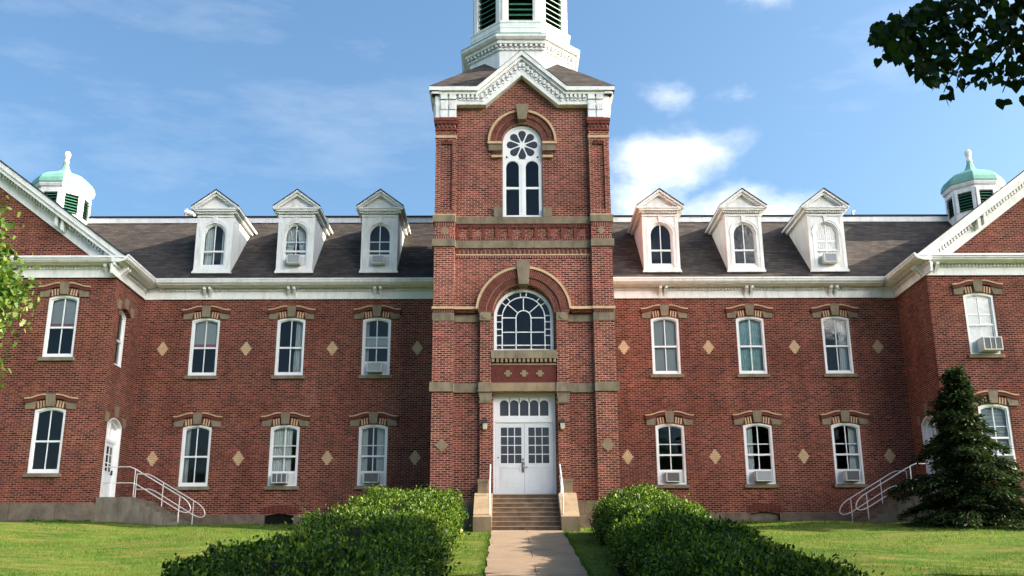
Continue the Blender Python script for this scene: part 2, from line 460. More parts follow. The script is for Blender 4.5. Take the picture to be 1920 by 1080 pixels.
# ------------------------------------------------------------------ mesh helpers
class MB:
    """collects shapes into one mesh"""
    def __init__(s): s.v, s.f, s.m = [], [], []
    def add(s, pts, faces, m=0):
        o = len(s.v)
        s.v += [tuple(p) for p in pts]
        for f in faces:
            s.f.append(tuple(i + o for i in f))
            s.m.append(m)
        return s
    def box(s, x0, x1, y0, y1, z0, z1, m=0):
        if x0 > x1: x0, x1 = x1, x0
        if y0 > y1: y0, y1 = y1, y0
        if z0 > z1: z0, z1 = z1, z0
        p = [(x0, y0, z0), (x1, y0, z0), (x1, y1, z0), (x0, y1, z0), (x0, y0, z1), (x1, y0, z1), (x1, y1, z1), (x0, y1, z1)]
        return s.add(p, [(0, 3, 2, 1), (4, 5, 6, 7), (0, 1, 5, 4), (1, 2, 6, 5), (2, 3, 7, 6), (3, 0, 4, 7)], m)
    def prism(s, poly, y0, y1, m=0, axis='y'):
        """poly of (a, z) extruded along an axis; axis y: a = x, axis x: a = y, axis z: poly is (x, y)"""
        n = len(poly)
        def P(a, b, t):
            return (a, t, b) if axis == 'y' else ((t, a, b) if axis == 'x' else (a, b, t))
        pts = [P(a, b, y0) for a, b in poly] + [P(a, b, y1) for a, b in poly]
        fs = [tuple(range(n)), tuple(reversed(range(n, 2 * n)))]
        fs += [(i, i + n, (i + 1) % n + n, (i + 1) % n) for i in range(n)]
        return s.add(pts, fs, m)
    def strip(s, A, B, y0, y1, m=0, caps=True):
        """solid between two polylines A and B of (x, z), extruded y0..y1"""
        n = len(A)
        pts = [(a, y0, b) for a, b in A] + [(a, y0, b) for a, b in B] + [(a, y1, b) for a, b in A] + [(a, y1, b) for a, b in B]
        fs = []
        for i in range(n - 1):
            fs.append((i, i + 1, n + i + 1, n + i))
            fs.append((2 * n + i, 3 * n + i, 3 * n + i + 1, 2 * n + i + 1))
            fs.append((i, 2 * n + i, 2 * n + i + 1, i + 1))
            fs.append((n + i, n + i + 1, 3 * n + i + 1, 3 * n + i))
        if caps:
            fs.append((0, n, 3 * n, 2 * n))
            fs.append((n - 1, 3 * n - 1, 4 * n - 1, 2 * n - 1))
        return s.add(pts, fs, m)
    def arc(s, cx, cz, r0, r1, a0, a1, n, y0, y1, m=0):
        t = [R(a0 + (a1 - a0) * i / n) for i in range(n + 1)]
        A = [(cx + r0 * math.cos(q), cz + r0 * math.sin(q)) for q in t]
        B = [(cx + r1 * math.cos(q), cz + r1 * math.sin(q)) for q in t]
        return s.strip(A, B, y0, y1, m)
    def bar(s, p, q, w, y0, y1, m=0):
        (a, b), (c, d) = p, q
        L = math.hypot(c - a, d - b)
        nx, nz = -(d - b) / L * w / 2, (c - a) / L * w / 2
        return s.prism([(a + nx, b + nz), (a - nx, b - nz), (c - nx, d - nz), (c + nx, d + nz)], y0, y1, m)
    def tube(s, path, r, n=8, m=0, r1=None):
        path = [Vector(p) for p in path]
        k = len(path)
        o = len(s.v)
        ref = None
        for i, p in enumerate(path):
            d = (path[min(i + 1, k - 1)] - path[max(i - 1, 0)]).normalized()
            if ref is None:
                ref = Vector((0, 0, 1)) if abs(d.z) < .9 else Vector((1, 0, 0))
            a = d.cross(ref).normalized()
            b = a.cross(d).normalized()
            ref = b
            rr = r if r1 is None else r + (r1 - r) * i / max(1, k - 1)
            for j in range(n):
                t = 2 * math.pi * j / n
                s.v.append(tuple(p + a * (rr * math.cos(t)) + b * (rr * math.sin(t))))
        for i in range(k - 1):
            for j in range(n):
                s.f.append((o + i * n + j, o + i * n + (j + 1) % n, o + (i + 1) * n + (j + 1) % n, o + (i + 1) * n + j))
                s.m.append(m)
        s.f.append(tuple(o + j for j in reversed(range(n)))); s.m.append(m)
        s.f.append(tuple(o + (k - 1) * n + j for j in range(n))); s.m.append(m)
        return s
    def ngon_lathe(s, cx, cy, prof, n=8, rot=22.5, m=0, cap=True):
        """prof of (apothem, z) swept as a regular n-gon"""
        o = len(s.v)
        for a, z in prof:
            rr = a / math.cos(math.pi / n)
            for j in range(n):
                t = R(rot) + 2 * math.pi * j / n
                s.v.append((cx + rr * math.cos(t), cy + rr * math.sin(t), z))
        for i in range(len(prof) - 1):
            for j in range(n):
                s.f.append((o + i * n + j, o + i * n + (j + 1) % n, o + (i + 1) * n + (j + 1) % n, o + (i + 1) * n + j))
                s.m.append(m)
        if cap:
            s.f.append(tuple(o + j for j in reversed(range(n)))); s.m.append(m)
            k = len(prof) - 1
            s.f.append(tuple(o + k * n + j for j in range(n))); s.m.append(m)
        return s
    def xf(s, M4, start=0):
        for i in range(start, len(s.v)):
            s.v[i] = tuple(M4 @ Vector(s.v[i]))
        return s
    def mesh(s, name, mats):
        me = bpy.data.meshes.new(name)
        me.from_pydata(s.v, [], s.f)
        for q in (mats if isinstance(mats, (list, tuple)) else [mats]): me.materials.append(M[q])
        me.polygons.foreach_set('material_index', s.m)
        # consistent outward normals
        import bmesh
        bm = bmesh.new()
        bm.from_mesh(me)
        bmesh.ops.recalc_face_normals(bm, faces=bm.faces)
        bm.to_mesh(me)
        bm.free()
        me.update()
        return me
    def build(s, name, mats, parent=None, loc=(0, 0, 0), rz=0.0, smooth=False):
        me = s.mesh(name, mats)
        if smooth: me.polygons.foreach_set('use_smooth', [True] * len(me.polygons))
        return link(name, me, parent, loc, rz)

def link(name, data, parent=None, loc=(0, 0, 0), rz=0.0):
    o = bpy.data.objects.new(name, data)
    COL.objects.link(o)
    if parent is not None: o.parent = parent
    o.location = loc
    o.rotation_euler = (0, 0, rz)
    return o

def tag(o, label=None, cat=None, group=None, kind=None):
    if label: o['label'] = label
    if cat: o['category'] = cat
    if group: o['group'] = group
    if kind: o['kind'] = kind
    return o

def empty(name, loc, label, cat, group=None, rz=0.0):
    o = link(name, None, None, loc, rz)
    o.empty_display_size = 0.3
    return tag(o, label, cat, group)

def fast_mesh(name, V, k, mat):
    """V: (n, k, 3) array of separate k-gons"""
    n = len(V)
    me = bpy.data.meshes.new(name)
    me.vertices.add(n * k)
    me.vertices.foreach_set('co', np.ascontiguousarray(V, dtype=np.float32).ravel())
    me.loops.add(n * k)
    me.loops.foreach_set('vertex_index', np.arange(n * k, dtype=np.int32))
    me.polygons.add(n)
    me.polygons.foreach_set('loop_start', np.arange(0, n * k, k, dtype=np.int32))
    me.materials.append(M[mat])
    me.update(calc_edges=True)
    return me

def unit(a): return a / np.maximum(np.linalg.norm(a, axis=-1, keepdims=True), 1e-9)

def leaf_polys(C, D, N, L, Wd, shape, curl=0.0):
    """leaf polygons: base C, direction D, face normal N, length L, width Wd; shape = [(along, across)]"""
    D = unit(D)
    B = unit(np.cross(N, D))
    N = np.cross(D, B)
    out = []
    for a, b in shape:
        p = C + D * (L * a)[:, None] + B * (Wd * b)[:, None] + N * (L * curl * (abs(b) * 2 - a * .6))[:, None]
        out.append(p)
    return np.stack(out, 1)

OVAL = [(0, 0), (.3, -.42), (.68, -.4), (1, 0), (.68, .4), (.3, .42)]
HEART = [(.06, 0), (-.05, -.26), (.14, -.50), (.45, -.46), (.78, -.20), (1, 0), (.78, .20), (.45, .46), (.14, .50), (-.05, .26)]
MAPLE = [(0, 0), (.12, -.5), (.42, -.28), (.62, -.42), (1, 0), (.62, .42), (.42, .28), (.12, .5)]
QUAD = [(0, 0), (.5, -.5), (1, 0), (.5, .5)]

# ------------------------------------------------------------------ ground
GY = [-140, -60, -45, -38, -30, -22, -16, -10, -6.9, -3, 0, 60]
GZ = [-3.5, -3.45, -3.4, -3.32, -2.85, -2.08, -1.35, -.46, 0.0, .40, .66, .7]
_yy = np.linspace(-140, 60, 2001)
_zz = np.interp(_yy, GY, GZ)
_k = np.hanning(41); _k /= _k.sum()
_zs = np.convolve(np.pad(_zz, 20, 'edge'), _k, 'valid')
def gz(x, y):
    x = np.asarray(x, float); y = np.asarray(y, float)
    z = np.interp(y, _yy, _zs)
    ax = np.abs(x)
    t = np.clip((ax - 11.8) / 2.4, 0, 1)
    near = np.clip((y + 9) / 5, 0, 1)
    z = z + .20 * t * t * (3 - 2 * t) * near
    # mown lawn is never flat: gentle swells away from the path
    s = np.clip((ax - 2.0) / 2.5, 0, 1)
    z = z + s * (.05 * np.sin(x * .9 + y * .35) + .04 * np.sin(y * .8 - x * .3 + 1)) * np.clip((y + 60) / 30, 0, 1) * np.clip((3 - y) / 4, 0, 1)
    z = z - .16 * np.exp(-((ax - 11.3) / .9) ** 2) * np.clip((y + 4) / 3, 0, 1) * (y < 3)
    return z

def build_ground():
    xs = np.unique(np.concatenate([np.linspace(-150, -30, 14), np.linspace(-30, -2, 57), np.linspace(-2, 2, 9), np.linspace(2, 30, 57), np.linspace(30, 150, 14)]))
    ys = np.unique(np.concatenate([np.linspace(-140, -45, 12), np.linspace(-45, 2, 118), np.linspace(2, 60, 8)]))
    X, Y = np.meshgrid(xs, ys)
    Z = gz(X, Y)
    V = np.stack([X, Y, Z], -1).reshape(-1, 3)
    nx = len(xs)
    F = [(j * nx + i, j * nx + i + 1, (j + 1) * nx + i + 1, (j + 1) * nx + i) for j in range(len(ys) - 1) for i in range(nx - 1)]
    me = bpy.data.meshes.new('lawn')
    me.from_pydata(V.tolist(), [], F)
    me.materials.append(M['lawn'])
    me.polygons.foreach_set('use_smooth', [True] * len(me.polygons))
    tag(link('lawn', me), kind='structure')
    b = MB()
    yp = np.linspace(-41, -6.6, 116)
    zp = gz(np.zeros_like(yp), yp) + .03
    wob = 1.04 + .02 * np.sin(yp * 3.1) + .015 * np.sin(yp * 7.7)
    n = len(yp)
    pts = [(-w, y, z) for w, y, z in zip(wob, yp, zp)] + [(w, y, z) for w, y, z in zip(wob[::-1], yp, zp)]
    pts += [(-w - .03, y, z - .08) for w, y, z in zip(wob, yp, zp)] + [(w + .03, y, z - .08) for w, y, z in zip(wob[::-1], yp, zp)]
    fs = []
    for i in range(n - 1):
        fs += [(i, n + i, n + i + 1, i + 1), (i, i + 1, 2 * n + i + 1, 2 * n + i), (n + i, 3 * n + i, 3 * n + i + 1, n + i + 1)]
    b.add(pts, fs)
    tag(b.build('path', 'path'), kind='structure')
    b = MB()
    b.add([(-150, -52, -3.36), (150, -52, -3.36), (150, -44, -3.30), (-150, -44, -3.30)], [(0, 1, 2, 3)])
    tag(b.build('street', 'street'), kind='structure')
build_ground()

def build_grass():
    n = 150000
    x = RNG.uniform(-15.5, 15.5, n * 2)
    y = -18.5 + (RNG.random(n * 2) ** 1.0) * 18.3
    ok = (np.abs(x) > 1.09) & ~((np.abs(x) < 3.1) & (y > -4.9)) & ~((np.abs(x) < 1.7) & (y > -7.0)) & ~((np.abs(x) > 14.3) & (y > -2.95)) \
        & ~((np.abs(x) > 11.4) & (y > -2.9) & (y < -.3))
    x, y = x[ok][:n], y[ok][:n]
    n = len(x)
    z = gz(x, y) - .005
    h = RNG.uniform(.025, .06, n) * (1 + .5 * (np.sin(x * 1.3) * np.sin(y * 1.7)))
    h = np.where(RNG.random(n) < .03, h * 1.8, h)
    edge = np.abs(np.abs(x) - 1.12) < .08
    h = np.where(edge, h * 1.3, h)
    a = RNG.uniform(0, 2 * np.pi, n)
    w = RNG.uniform(.004, .009, n)
    lean = RNG.normal(0, .025, (n, 2))
    C = np.stack([x, y, z], 1)
    d = np.stack([np.cos(a), np.sin(a), np.zeros(n)], 1) * w[:, None]
    T = C + np.stack([lean[:, 0], lean[:, 1], h], 1)
    V = np.stack([C - d, C + d, T], 1)
    # unmown fringe against the walls and the path
    k = 9000
    t = RNG.random(k)
    seg = RNG.integers(0, 6, k)
    ends = np.array([[-11.3, -.14, -3.3, -.14], [3.3, -.14, 11.3, -.14], [-16.5, -3.02, -14.4, -3.02], [14.4, -3.02, 16.8, -3.02], [-1.10, -6.8, -1.10, -18.0], [1.10, -6.8, 1.10, -18.0]])
    E = ends[seg]
    fx = E[:, 0] + (E[:, 2] - E[:, 0]) * t + RNG.normal(0, .03, k)
    fy = E[:, 1] + (E[:, 3] - E[:, 1]) * t + RNG.normal(0, .03, k)
    fh = RNG.uniform(.05, .17, k) * np.where(seg > 3, .6, 1) * (.5 + .5 * np.sin(fx * 3 + fy * 5) ** 2)
    C = np.stack([fx, fy, gz(fx, fy) - .01], 1)
    a = RNG.uniform(0, 2 * np.pi, k)
    d = np.stack([np.cos(a), np.sin(a), np.zeros(k)], 1) * RNG.uniform(.005, .012, k)[:, None]
    T2 = C + np.stack([RNG.normal(0, .05, k), RNG.normal(0, .05, k), fh], 1)
    V = np.concatenate([V, np.stack([C - d, C + d, T2], 1)])
    tag(link('grass', fast_mesh('grass', V, 3, 'grass')), kind='stuff')
build_grass()

# ------------------------------------------------------------------ the building
B = empty('brick_building', (0, 0, 0), 'long red brick building with central bell tower, white dormers and gabled wings', 'building')

def arch_pts(w, hs, rise, n=14):
    """segmental arch from (-w/2, hs) over the top to (w/2, hs)"""
    if rise <= 0: return [(-w / 2, hs), (w / 2, hs)]
    Rr = (w * w / 4 + rise * rise) / (2 * rise)
    cz = hs + rise - Rr
    a = math.asin(min(1, w / 2 / Rr))
    if rise > w / 2 + 1e-6: a = math.pi - a
    return [(Rr * math.sin(-a + 2 * a * i / n), cz + Rr * math.cos(-a + 2 * a * i / n)) for i in range(n + 1)]

def wall_plane(mb, u0, u1, z0, z1, ops, to3, depth=.16, m=0):
    """wall face with arched openings; ops: (cx, z0, zs, rise, w); to3(u, d, z)"""
    us = sorted({u0, u1} | {o[0] - o[4] / 2 for o in ops} | {o[0] + o[4] / 2 for o in ops})
    zsx = sorted({z0, z1} | {o[1] for o in ops} | {o[2] + o[3] for o in ops})
    us = [u for u in us if u0 - 1e-6 <= u <= u1 + 1e-6]
    def inside(u, z):
        return any(abs(u - o[0]) < o[4] / 2 and o[1] < z < o[2] + o[3] for o in ops)
    for i in range(len(us) - 1):
        for j in range(len(zsx) - 1):
            a, b, c, d = us[i], us[i + 1], zsx[j], zsx[j + 1]
            if b - a < 1e-6 or d - c < 1e-6 or inside((a + b) / 2, (c + d) / 2): continue
            mb.add([to3(a, 0, c), to3(b, 0, c), to3(b, 0, d), to3(a, 0, d)], [(0, 1, 2, 3)], m)
    for cx, za, zs, rise, w in ops:
        ap = [(cx + x, z) for x, z in arch_pts(w, zs, rise, 20)]
        zt = zs + rise
        if rise > 0:
            for (x0, q0), (x1, q1) in zip(ap[:-1], ap[1:]):
                mb.add([to3(x0, 0, q0), to3(x1, 0, q1), to3(x1, 0, zt), to3(x0, 0, zt)], [(0, 1, 2, 3)], m)
        loop = [(cx - w / 2, za)] + ap + [(cx + w / 2, za)]
        for p, q in zip(loop, loop[1:] + loop[:1]):
            mb.add([to3(p[0], 0, p[1]), to3(q[0], 0, q[1]), to3(q[0], depth, q[1]), to3(p[0], depth, p[1])], [(0, 1, 2, 3)], m)

WX = [-12.02, -8.77, -5.51, 5.48, 8.74, 12.01]
Z_UP, Z_LO = 6.10, 2.00
WW, WHS, WR = 1.07, 2.16, .10
HALF, PW, WX0, WX1 = 14.5, 2.9, 14.47, 24.5        # main half length, wing projection, wing sides
WINGX = [16.23, 19.5, 22.77]
YB = 11.5

def build_walls():
    b = MB()
    ops = [(x, z, z + WHS, WR, WW) for x in WX for z in (Z_UP, Z_LO)]
    f = lambda u, d, z: (u, d, z)
    base_ops = [(-8.8, .3, .95, .07, 1.04), (8.78, .3, .95, .07, 1.06)]
    wall_plane(b, -WX0, -2.9, .2, 9.6, [o for o in ops + base_ops if o[0] < 0], f)
    wall_plane(b, 2.9, WX0, .2, 9.6, [o for o in ops + base_ops if o[0] > 0], f)
    b.add([(-WX0, YB, .2), (WX0, YB, .2), (WX0, YB, 9.6), (-WX0, YB, 9.6)], [(0, 1, 2, 3)])
    b.build('main_wall', 'brick', B)
    for s in (-1, 1):
        b = MB()
        cx = s * 19.5
        fo = [(s * x, z, z + WHS, WR, WW) for x in WINGX for z in (Z_UP + .08, Z_LO + .18)]
        u0, u1 = sorted((s * WX0, s * WX1))
        wall_plane(b, u0, u1, .3, 9.6, fo, lambda u, d, z: (u, -PW + d, z))
        b.add([(u0, -PW, 9.6), (u1, -PW, 9.6), (cx, -PW, 13.2)], [(0, 1, 2)])
        ro = [(-1.62, 1.42, 4.02, .24, 1.36)]
        if s < 0: ro.append((-1.75, Z_UP - .02, Z_UP + 1.93, .17, 1.02))
        wall_plane(b, -PW, 0.0, .3, 9.6, ro, lambda u, d, z: (s * (WX0 + d), u, z), .34)
        b.add([(s * WX1, -PW, .3), (s * WX1, YB + 2, .3), (s * WX1, YB + 2, 9.6), (s * WX1, -PW, 9.6)], [(0, 1, 2, 3)])
        b.add([(s * WX0, YB, .3), (s * WX0, YB + 2, .3), (s * WX0, YB + 2, 9.6), (s * WX0, YB, 9.6)], [(0, 1, 2, 3)])
        b.add([(u0, YB + 2, .3), (u1, YB + 2, .3), (u1, YB + 2, 9.6), (cx, YB + 2, 13.2), (u0, YB + 2, 9.6)], [(0, 1, 2, 3, 4)])
        b.build('wing_wall', 'brick', B)
    # rooms behind the windows: floors and partitions keep the interior dark
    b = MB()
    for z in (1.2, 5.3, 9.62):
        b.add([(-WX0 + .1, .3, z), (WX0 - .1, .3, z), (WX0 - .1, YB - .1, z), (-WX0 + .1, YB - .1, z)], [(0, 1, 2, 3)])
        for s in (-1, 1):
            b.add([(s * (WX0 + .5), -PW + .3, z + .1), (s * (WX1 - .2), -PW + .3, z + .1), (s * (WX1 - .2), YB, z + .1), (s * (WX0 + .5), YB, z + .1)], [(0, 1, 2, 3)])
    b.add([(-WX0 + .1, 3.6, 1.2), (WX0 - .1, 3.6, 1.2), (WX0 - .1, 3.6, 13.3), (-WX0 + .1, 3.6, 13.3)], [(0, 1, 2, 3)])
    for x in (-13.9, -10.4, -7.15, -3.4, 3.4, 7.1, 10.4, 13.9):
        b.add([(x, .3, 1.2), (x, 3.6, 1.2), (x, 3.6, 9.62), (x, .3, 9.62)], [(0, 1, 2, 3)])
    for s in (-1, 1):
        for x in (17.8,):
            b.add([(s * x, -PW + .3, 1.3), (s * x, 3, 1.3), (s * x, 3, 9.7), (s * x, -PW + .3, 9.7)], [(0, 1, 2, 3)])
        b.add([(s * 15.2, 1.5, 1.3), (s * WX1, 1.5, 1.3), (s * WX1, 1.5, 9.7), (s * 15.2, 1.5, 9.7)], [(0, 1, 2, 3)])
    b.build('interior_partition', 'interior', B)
    # footing
    for x0, x1 in ((-WX0, -9.32), (-8.28, -3.0), (3.0, 8.25), (9.31, WX0)):
        MB().box(x0, x1, -.07, .05, .1, .98).build('footing', 'footing', B)
    for s in (-1, 1):
        b = MB()
        a0, a1 = sorted((s * (WX0 - .07), s * (WX1 + .07)))
        b.box(a0, a1, -PW - .07, -PW + .1, .2, 1.19)
        c0, c1 = sorted((s * (WX0 - .07), s * (WX0 + .05)))
        b.box(c0, c1, -PW + .1, -.07, .2, 1.16)
        b.build('footing', 'footing', B)
    for s in (-1, 1):
        b = MB()
        a0, a1 = sorted((s * 1.6, s * 3.1))
        b.box(a0, a1, -4.97, -4.5, -.2, 1.02)
        c0, c1 = sorted((s * 2.6, s * 3.1))
        b.box(c0, c1, -4.5, -.07, .1, 1.02)
        b.build('footing', 'footing', B)
    # blocked basement openings with a rowlock brick arch
    for x in (-8.8, 8.78):
        b = MB()
        b.box(x - .52, x + .52, .10, .14, .3, 1.03)
        w = b.build('basement_window', 'concrete' if x > 0 else 'void', B)
        a = MB()
        for i in range(17):
            t = -.62 + i * .0775
            dz = .09 * (1 - (t / .62) ** 2)
            a.prism([(x + t - .03, .985 + dz), (x + t + .03, .985 + dz), (x + t * 1.03 + .032, 1.23 + dz), (x + t * 1.03 - .032, 1.23 + dz)], -.03, .02, i % 2)
        a.build('brick_arch', ['arch_a', 'arch_b'], w)
build_walls()

# ---- windows
def curtain_mesh(kind, w, hs, rise, z0):
    """fabric folds just behind the pane"""
    b = MB()
    def cloth(x0, x1, z0, z1, m=0, y=.24, amp=.022, x0b=None, x1b=None, fold=.07):
        n = max(4, int((x1 - x0) / fold) * 4)
        rows = 7
        pts = []
        for j in range(rows):
            t = j / (rows - 1)
            xa = x0 + ((x0b if x0b is not None else x0) - x0) * (1 - t) ** 1.4
            xb = x1 + ((x1b if x1b is not None else x1) - x1) * (1 - t) ** 1.4
            for i in range(n + 1):
                x = xa + (xb - xa) * i / n
                pts.append((x, y + amp * math.sin(i * math.pi / 2 + math.sin(i * 1.7) * .8), z0 + (z1 - z0) * t))
        fs = [(j * (n + 1) + i, j * (n + 1) + i + 1, (j + 1) * (n + 1) + i + 1, (j + 1) * (n + 1) + i) for j in range(rows - 1) for i in range(n)]
        b.add(pts, fs, m)
    h = w / 2 - .03
    zt = hs + rise - .02
    mats = ['curtain', 'hem']
    if kind == 'full': cloth(-h, h, z0, zt)
    elif kind == 'teal':
        cloth(-h, h, z0, zt); mats = ['curtain_teal']
    elif kind == 'left': cloth(-h, -h + w * .30, z0, zt)
    elif kind == 'thinleft': cloth(-h, -h + w * .16, z0, zt)
    elif kind == 'right': cloth(h - w * .30, h, z0, zt, x0b=h - w * .36)
    elif kind == 'mostleft':
        cloth(-h, h - w * .22, z0, zt)
    elif kind == 'sides':
        cloth(-h, -h + w * .24, z0, zt); cloth(h - w * .34, h, z0, zt)
    elif kind == 'narrow':
        cloth(-h, -h + w * .34, z0, zt); cloth(h - w * .16, h, z0, zt)
    elif kind == 'tied':
        cloth(-h, -.01, z0 + .05, zt, x1b=-h * .42); cloth(.01, h, z0 + .05, zt, x0b=h * .42)
    elif kind == 'blind':
        zb = hs * .54
        b.box(-h, h, .20, .205, zb + .10, zt); b.box(-h, h, .198, .207, zb, zb + .10, 1); mats = ['blind', 'hem']
    elif kind == 'sheer':
        b.box(-h, h, .20, .205, z0, zt); mats = ['blind']
    elif kind == 'halfblind':
        b.box(-h, h, .20, .205, hs * .55, hs * .72); cloth(-h, -h + w * .14, z0, zt, 0); mats = ['blind', 'hem']
    elif kind == 'venetian':
        z = z0
        while z < zt:
            b.add([(-h, .19, z), (h, .19, z), (h, .215, z + .03), (-h, .215, z + .03)], [(0, 1, 2, 3)])
            z += .048
        mats = ['blind']
    else: return None
    me = b.mesh('curtain', mats)
    if kind not in ('blind', 'sheer', 'halfblind', 'venetian'):
        me.polygons.foreach_set('use_smooth', [True] * len(me.polygons))
    return me

def window_meshes(w, hs, rise, raised, cas=.075, depth=.0, blocks=False):
    """sash window, local origin at centre of the sill line on the wall plane"""
    zm = hs * .505
    b = MB()
    ao = [(-w / 2, 0)] + arch_pts(w, hs, rise) + [(w / 2, 0)]
    ai = [(-w / 2 + cas, 0)] + [(x * (w - 2 * cas) / w, z - cas * (.9 if rise > .3 else 1)) for x, z in arch_pts(w, hs, rise)] + [(w / 2 - cas, 0)]
    b.strip(ao, ai, .02, .15)
    iw = w / 2 - cas
    b.box(-iw, iw, .015, .15, 0, .07)
    # inner stop bead
    ai2 = [(x * (iw - .035) / iw, z - .03 if i not in (0, len(ai) - 1) else z) for i, (x, z) in enumerate(ai)]
    b.strip(ai, ai2, .07, .13)
    top = hs + rise - cas - .02
    zb = .07 + raised
    b.box(-iw + .03, iw - .03, .055, .125, zm - .032, zm + .032)          # meeting rail
    b.box(-.017, .017, .085, .115, zm + .03, top)                        # muntin, upper sash
    b.box(-.017, .017, .10, .13, zb, zm - .03)                           # muntin, lower sash
    b.box(-iw + .03, iw - .03, .095, .14, zb, zb + .085)                  # bottom rail
    if raised:
        b.box(-iw + .03, iw - .03, .135, .15, zm + raised - .02, zm + raised + .02)
    fr = b.mesh('window', 'white_clean')
    p = MB()
    pin = [(-iw + .02, zb + .03)] + [(x, z) for x, z in ai[1:-1]] + [(iw - .02, zb + .03)]
    p.add([(x, .112, z) for x, z in pin], [tuple(range(len(pin)))])
    pane = p.mesh('pane', 'glass')
    fill = None
    if raised:
        f = MB()
        f.box(-iw, iw, .10, .125, .07, zb)
        for s in (-1, 1): f.box(s * .31 - .012, s * .31 + .012, .085, .10, .07, zb)
        fill = f.mesh('side_panel', 'panel')
    return fr, pane, fill

def hood_mesh():
    b = MB()
    zt = WHS + WR
    b.prism([(-.135, zt + .012), (.135, zt + .012), (.175, zt + .44), (-.175, zt + .44)], -.12, .02, 0)
    for s in (-1, 1):
        b.prism([(s * .545, WHS + .03), (s * .86, WHS + .02), (s * .86, WHS + .36), (s * .465, WHS + .375)], -.055, .02, 0)
        for i in range(7):
            a = .155 + i * .047
            zl = zt - .10 * (a / .535) ** 2 + .012
            q = a + .0435
            b.prism([(s * a, zl), (s * q, zl - .012), (s * (q + .03), zl + .22), (s * (a + .028), zl + .235)], -.045 if i % 2 else -.035, .02, 1 if i % 2 else 2)
        xs = [.178, .30, .42, .54, .66, .76, .90]
        zc = [2.705, 2.70, 2.675, 2.635, 2.595, 2.575, 2.57]
        b.strip([(s * x, z - .17) for x, z in zip(xs, zc)], [(s * x, z - .045) for x, z in zip(xs, zc)], -.10, .02, 2)
        b.strip([(s * x, z - .043) for x, z in zip(xs, zc)], [(s * x, z) for x, z in zip(xs, zc)], -.13, .02, 1)
    return b.mesh('window_hood', ['stone', 'cream', 'arch_b'])
HOOD = hood_mesh()
def sill_mesh(w, over=.09):
    b = MB()
    b.box(-w / 2 - over, w / 2 + over, -.10, .06, -.125, -.002)
    return b.mesh('sill', 'stone')
SILL = sill_mesh(WW)
CACHE = {}
def put_window(x, y, z, rz, curtain=None, raised=0.0, w=WW, hs=WHS, rise=WR, hood=True, sill=True, parent=None, name='window'):
    key = (w, hs, rise, raised)
    if key not in CACHE: CACHE[key] = window_meshes(w, hs, rise, raised, .075 if w > .9 else .05)
    fr, pane, fill = CACHE[key]
    o = link(name, fr, parent or B, (x, y, z), rz)
    link('pane', pane, o)
    if fill: link('side_panel', fill, o)
    if sill: link('sill', SILL, o)
    if hood: link('window_hood', HOOD, o)
    if curtain:
        k = (curtain, w, hs, rise, raised)
        if k not in CACHE: CACHE[k] = curtain_mesh(curtain, w - .12, hs, rise - .03, .1 + raised)
        link('blind' if curtain in ('blind', 'sheer', 'venetian', 'halfblind') else 'curtain', CACHE[k], o)
    return o

AC = .40
up = ['blind', 'right', 'halfblind', 'sheer', 'teal', 'right']
lo = ['thinleft', 'mostleft', 'sides', None, 'left', 'right']
up_ac = [0, 0, AC, 0, 0, 0]
lo_ac = [0, AC, AC, AC, AC, AC]
for i, x in enumerate(WX):
    put_window(x, 0, Z_UP, 0, up[i], up_ac[i])
    put_window(x, 0, Z_LO, 0, lo[i], lo_ac[i])
for s in (-1, 1):
    for i, x in enumerate(WINGX):
        cu = {(-1, 0): ('blind', None), (1, 0): ('sheer', 'venetian')}.get((s, i), ('blind', 'sides'))
        ra = AC if (s, i) == (1, 0) else 0
        put_window(s * x, -PW, Z_UP + .08, 0, cu[0], ra)
        put_window(s * x, -PW, Z_LO + .18, 0, cu[1], ra)
    # narrow window and door on the return wall
    if s > 0: continue
    rz = R(90)
    o = put_window(s * WX0, -1.75, Z_UP - .02, rz, None, 0, 1.02, 1.95, .17, hood=False)
    o.location.x = s * (WX0 + .12)
    h = MB()
    h.strip([(x, z) for x, z in arch_pts(1.04, 1.96, .17)], [(x * 1.02, z + .10) for x, z in arch_pts(1.04, 1.96, .17)], -.15, -.10, 1)
    h.prism([(-.12, 2.15), (.12, 2.15), (.16, 2.52), (-.16, 2.52)], -.18, -.08, 0)
    for q in (-1, 1): h.prism([(q * .53, 1.98), (q * .80, 1.97), (q * .80, 2.32), (q * .46, 2.32)], -.155, -.08, 0)
    h.build('window_hood', ['stone', 'arch_a'], o)

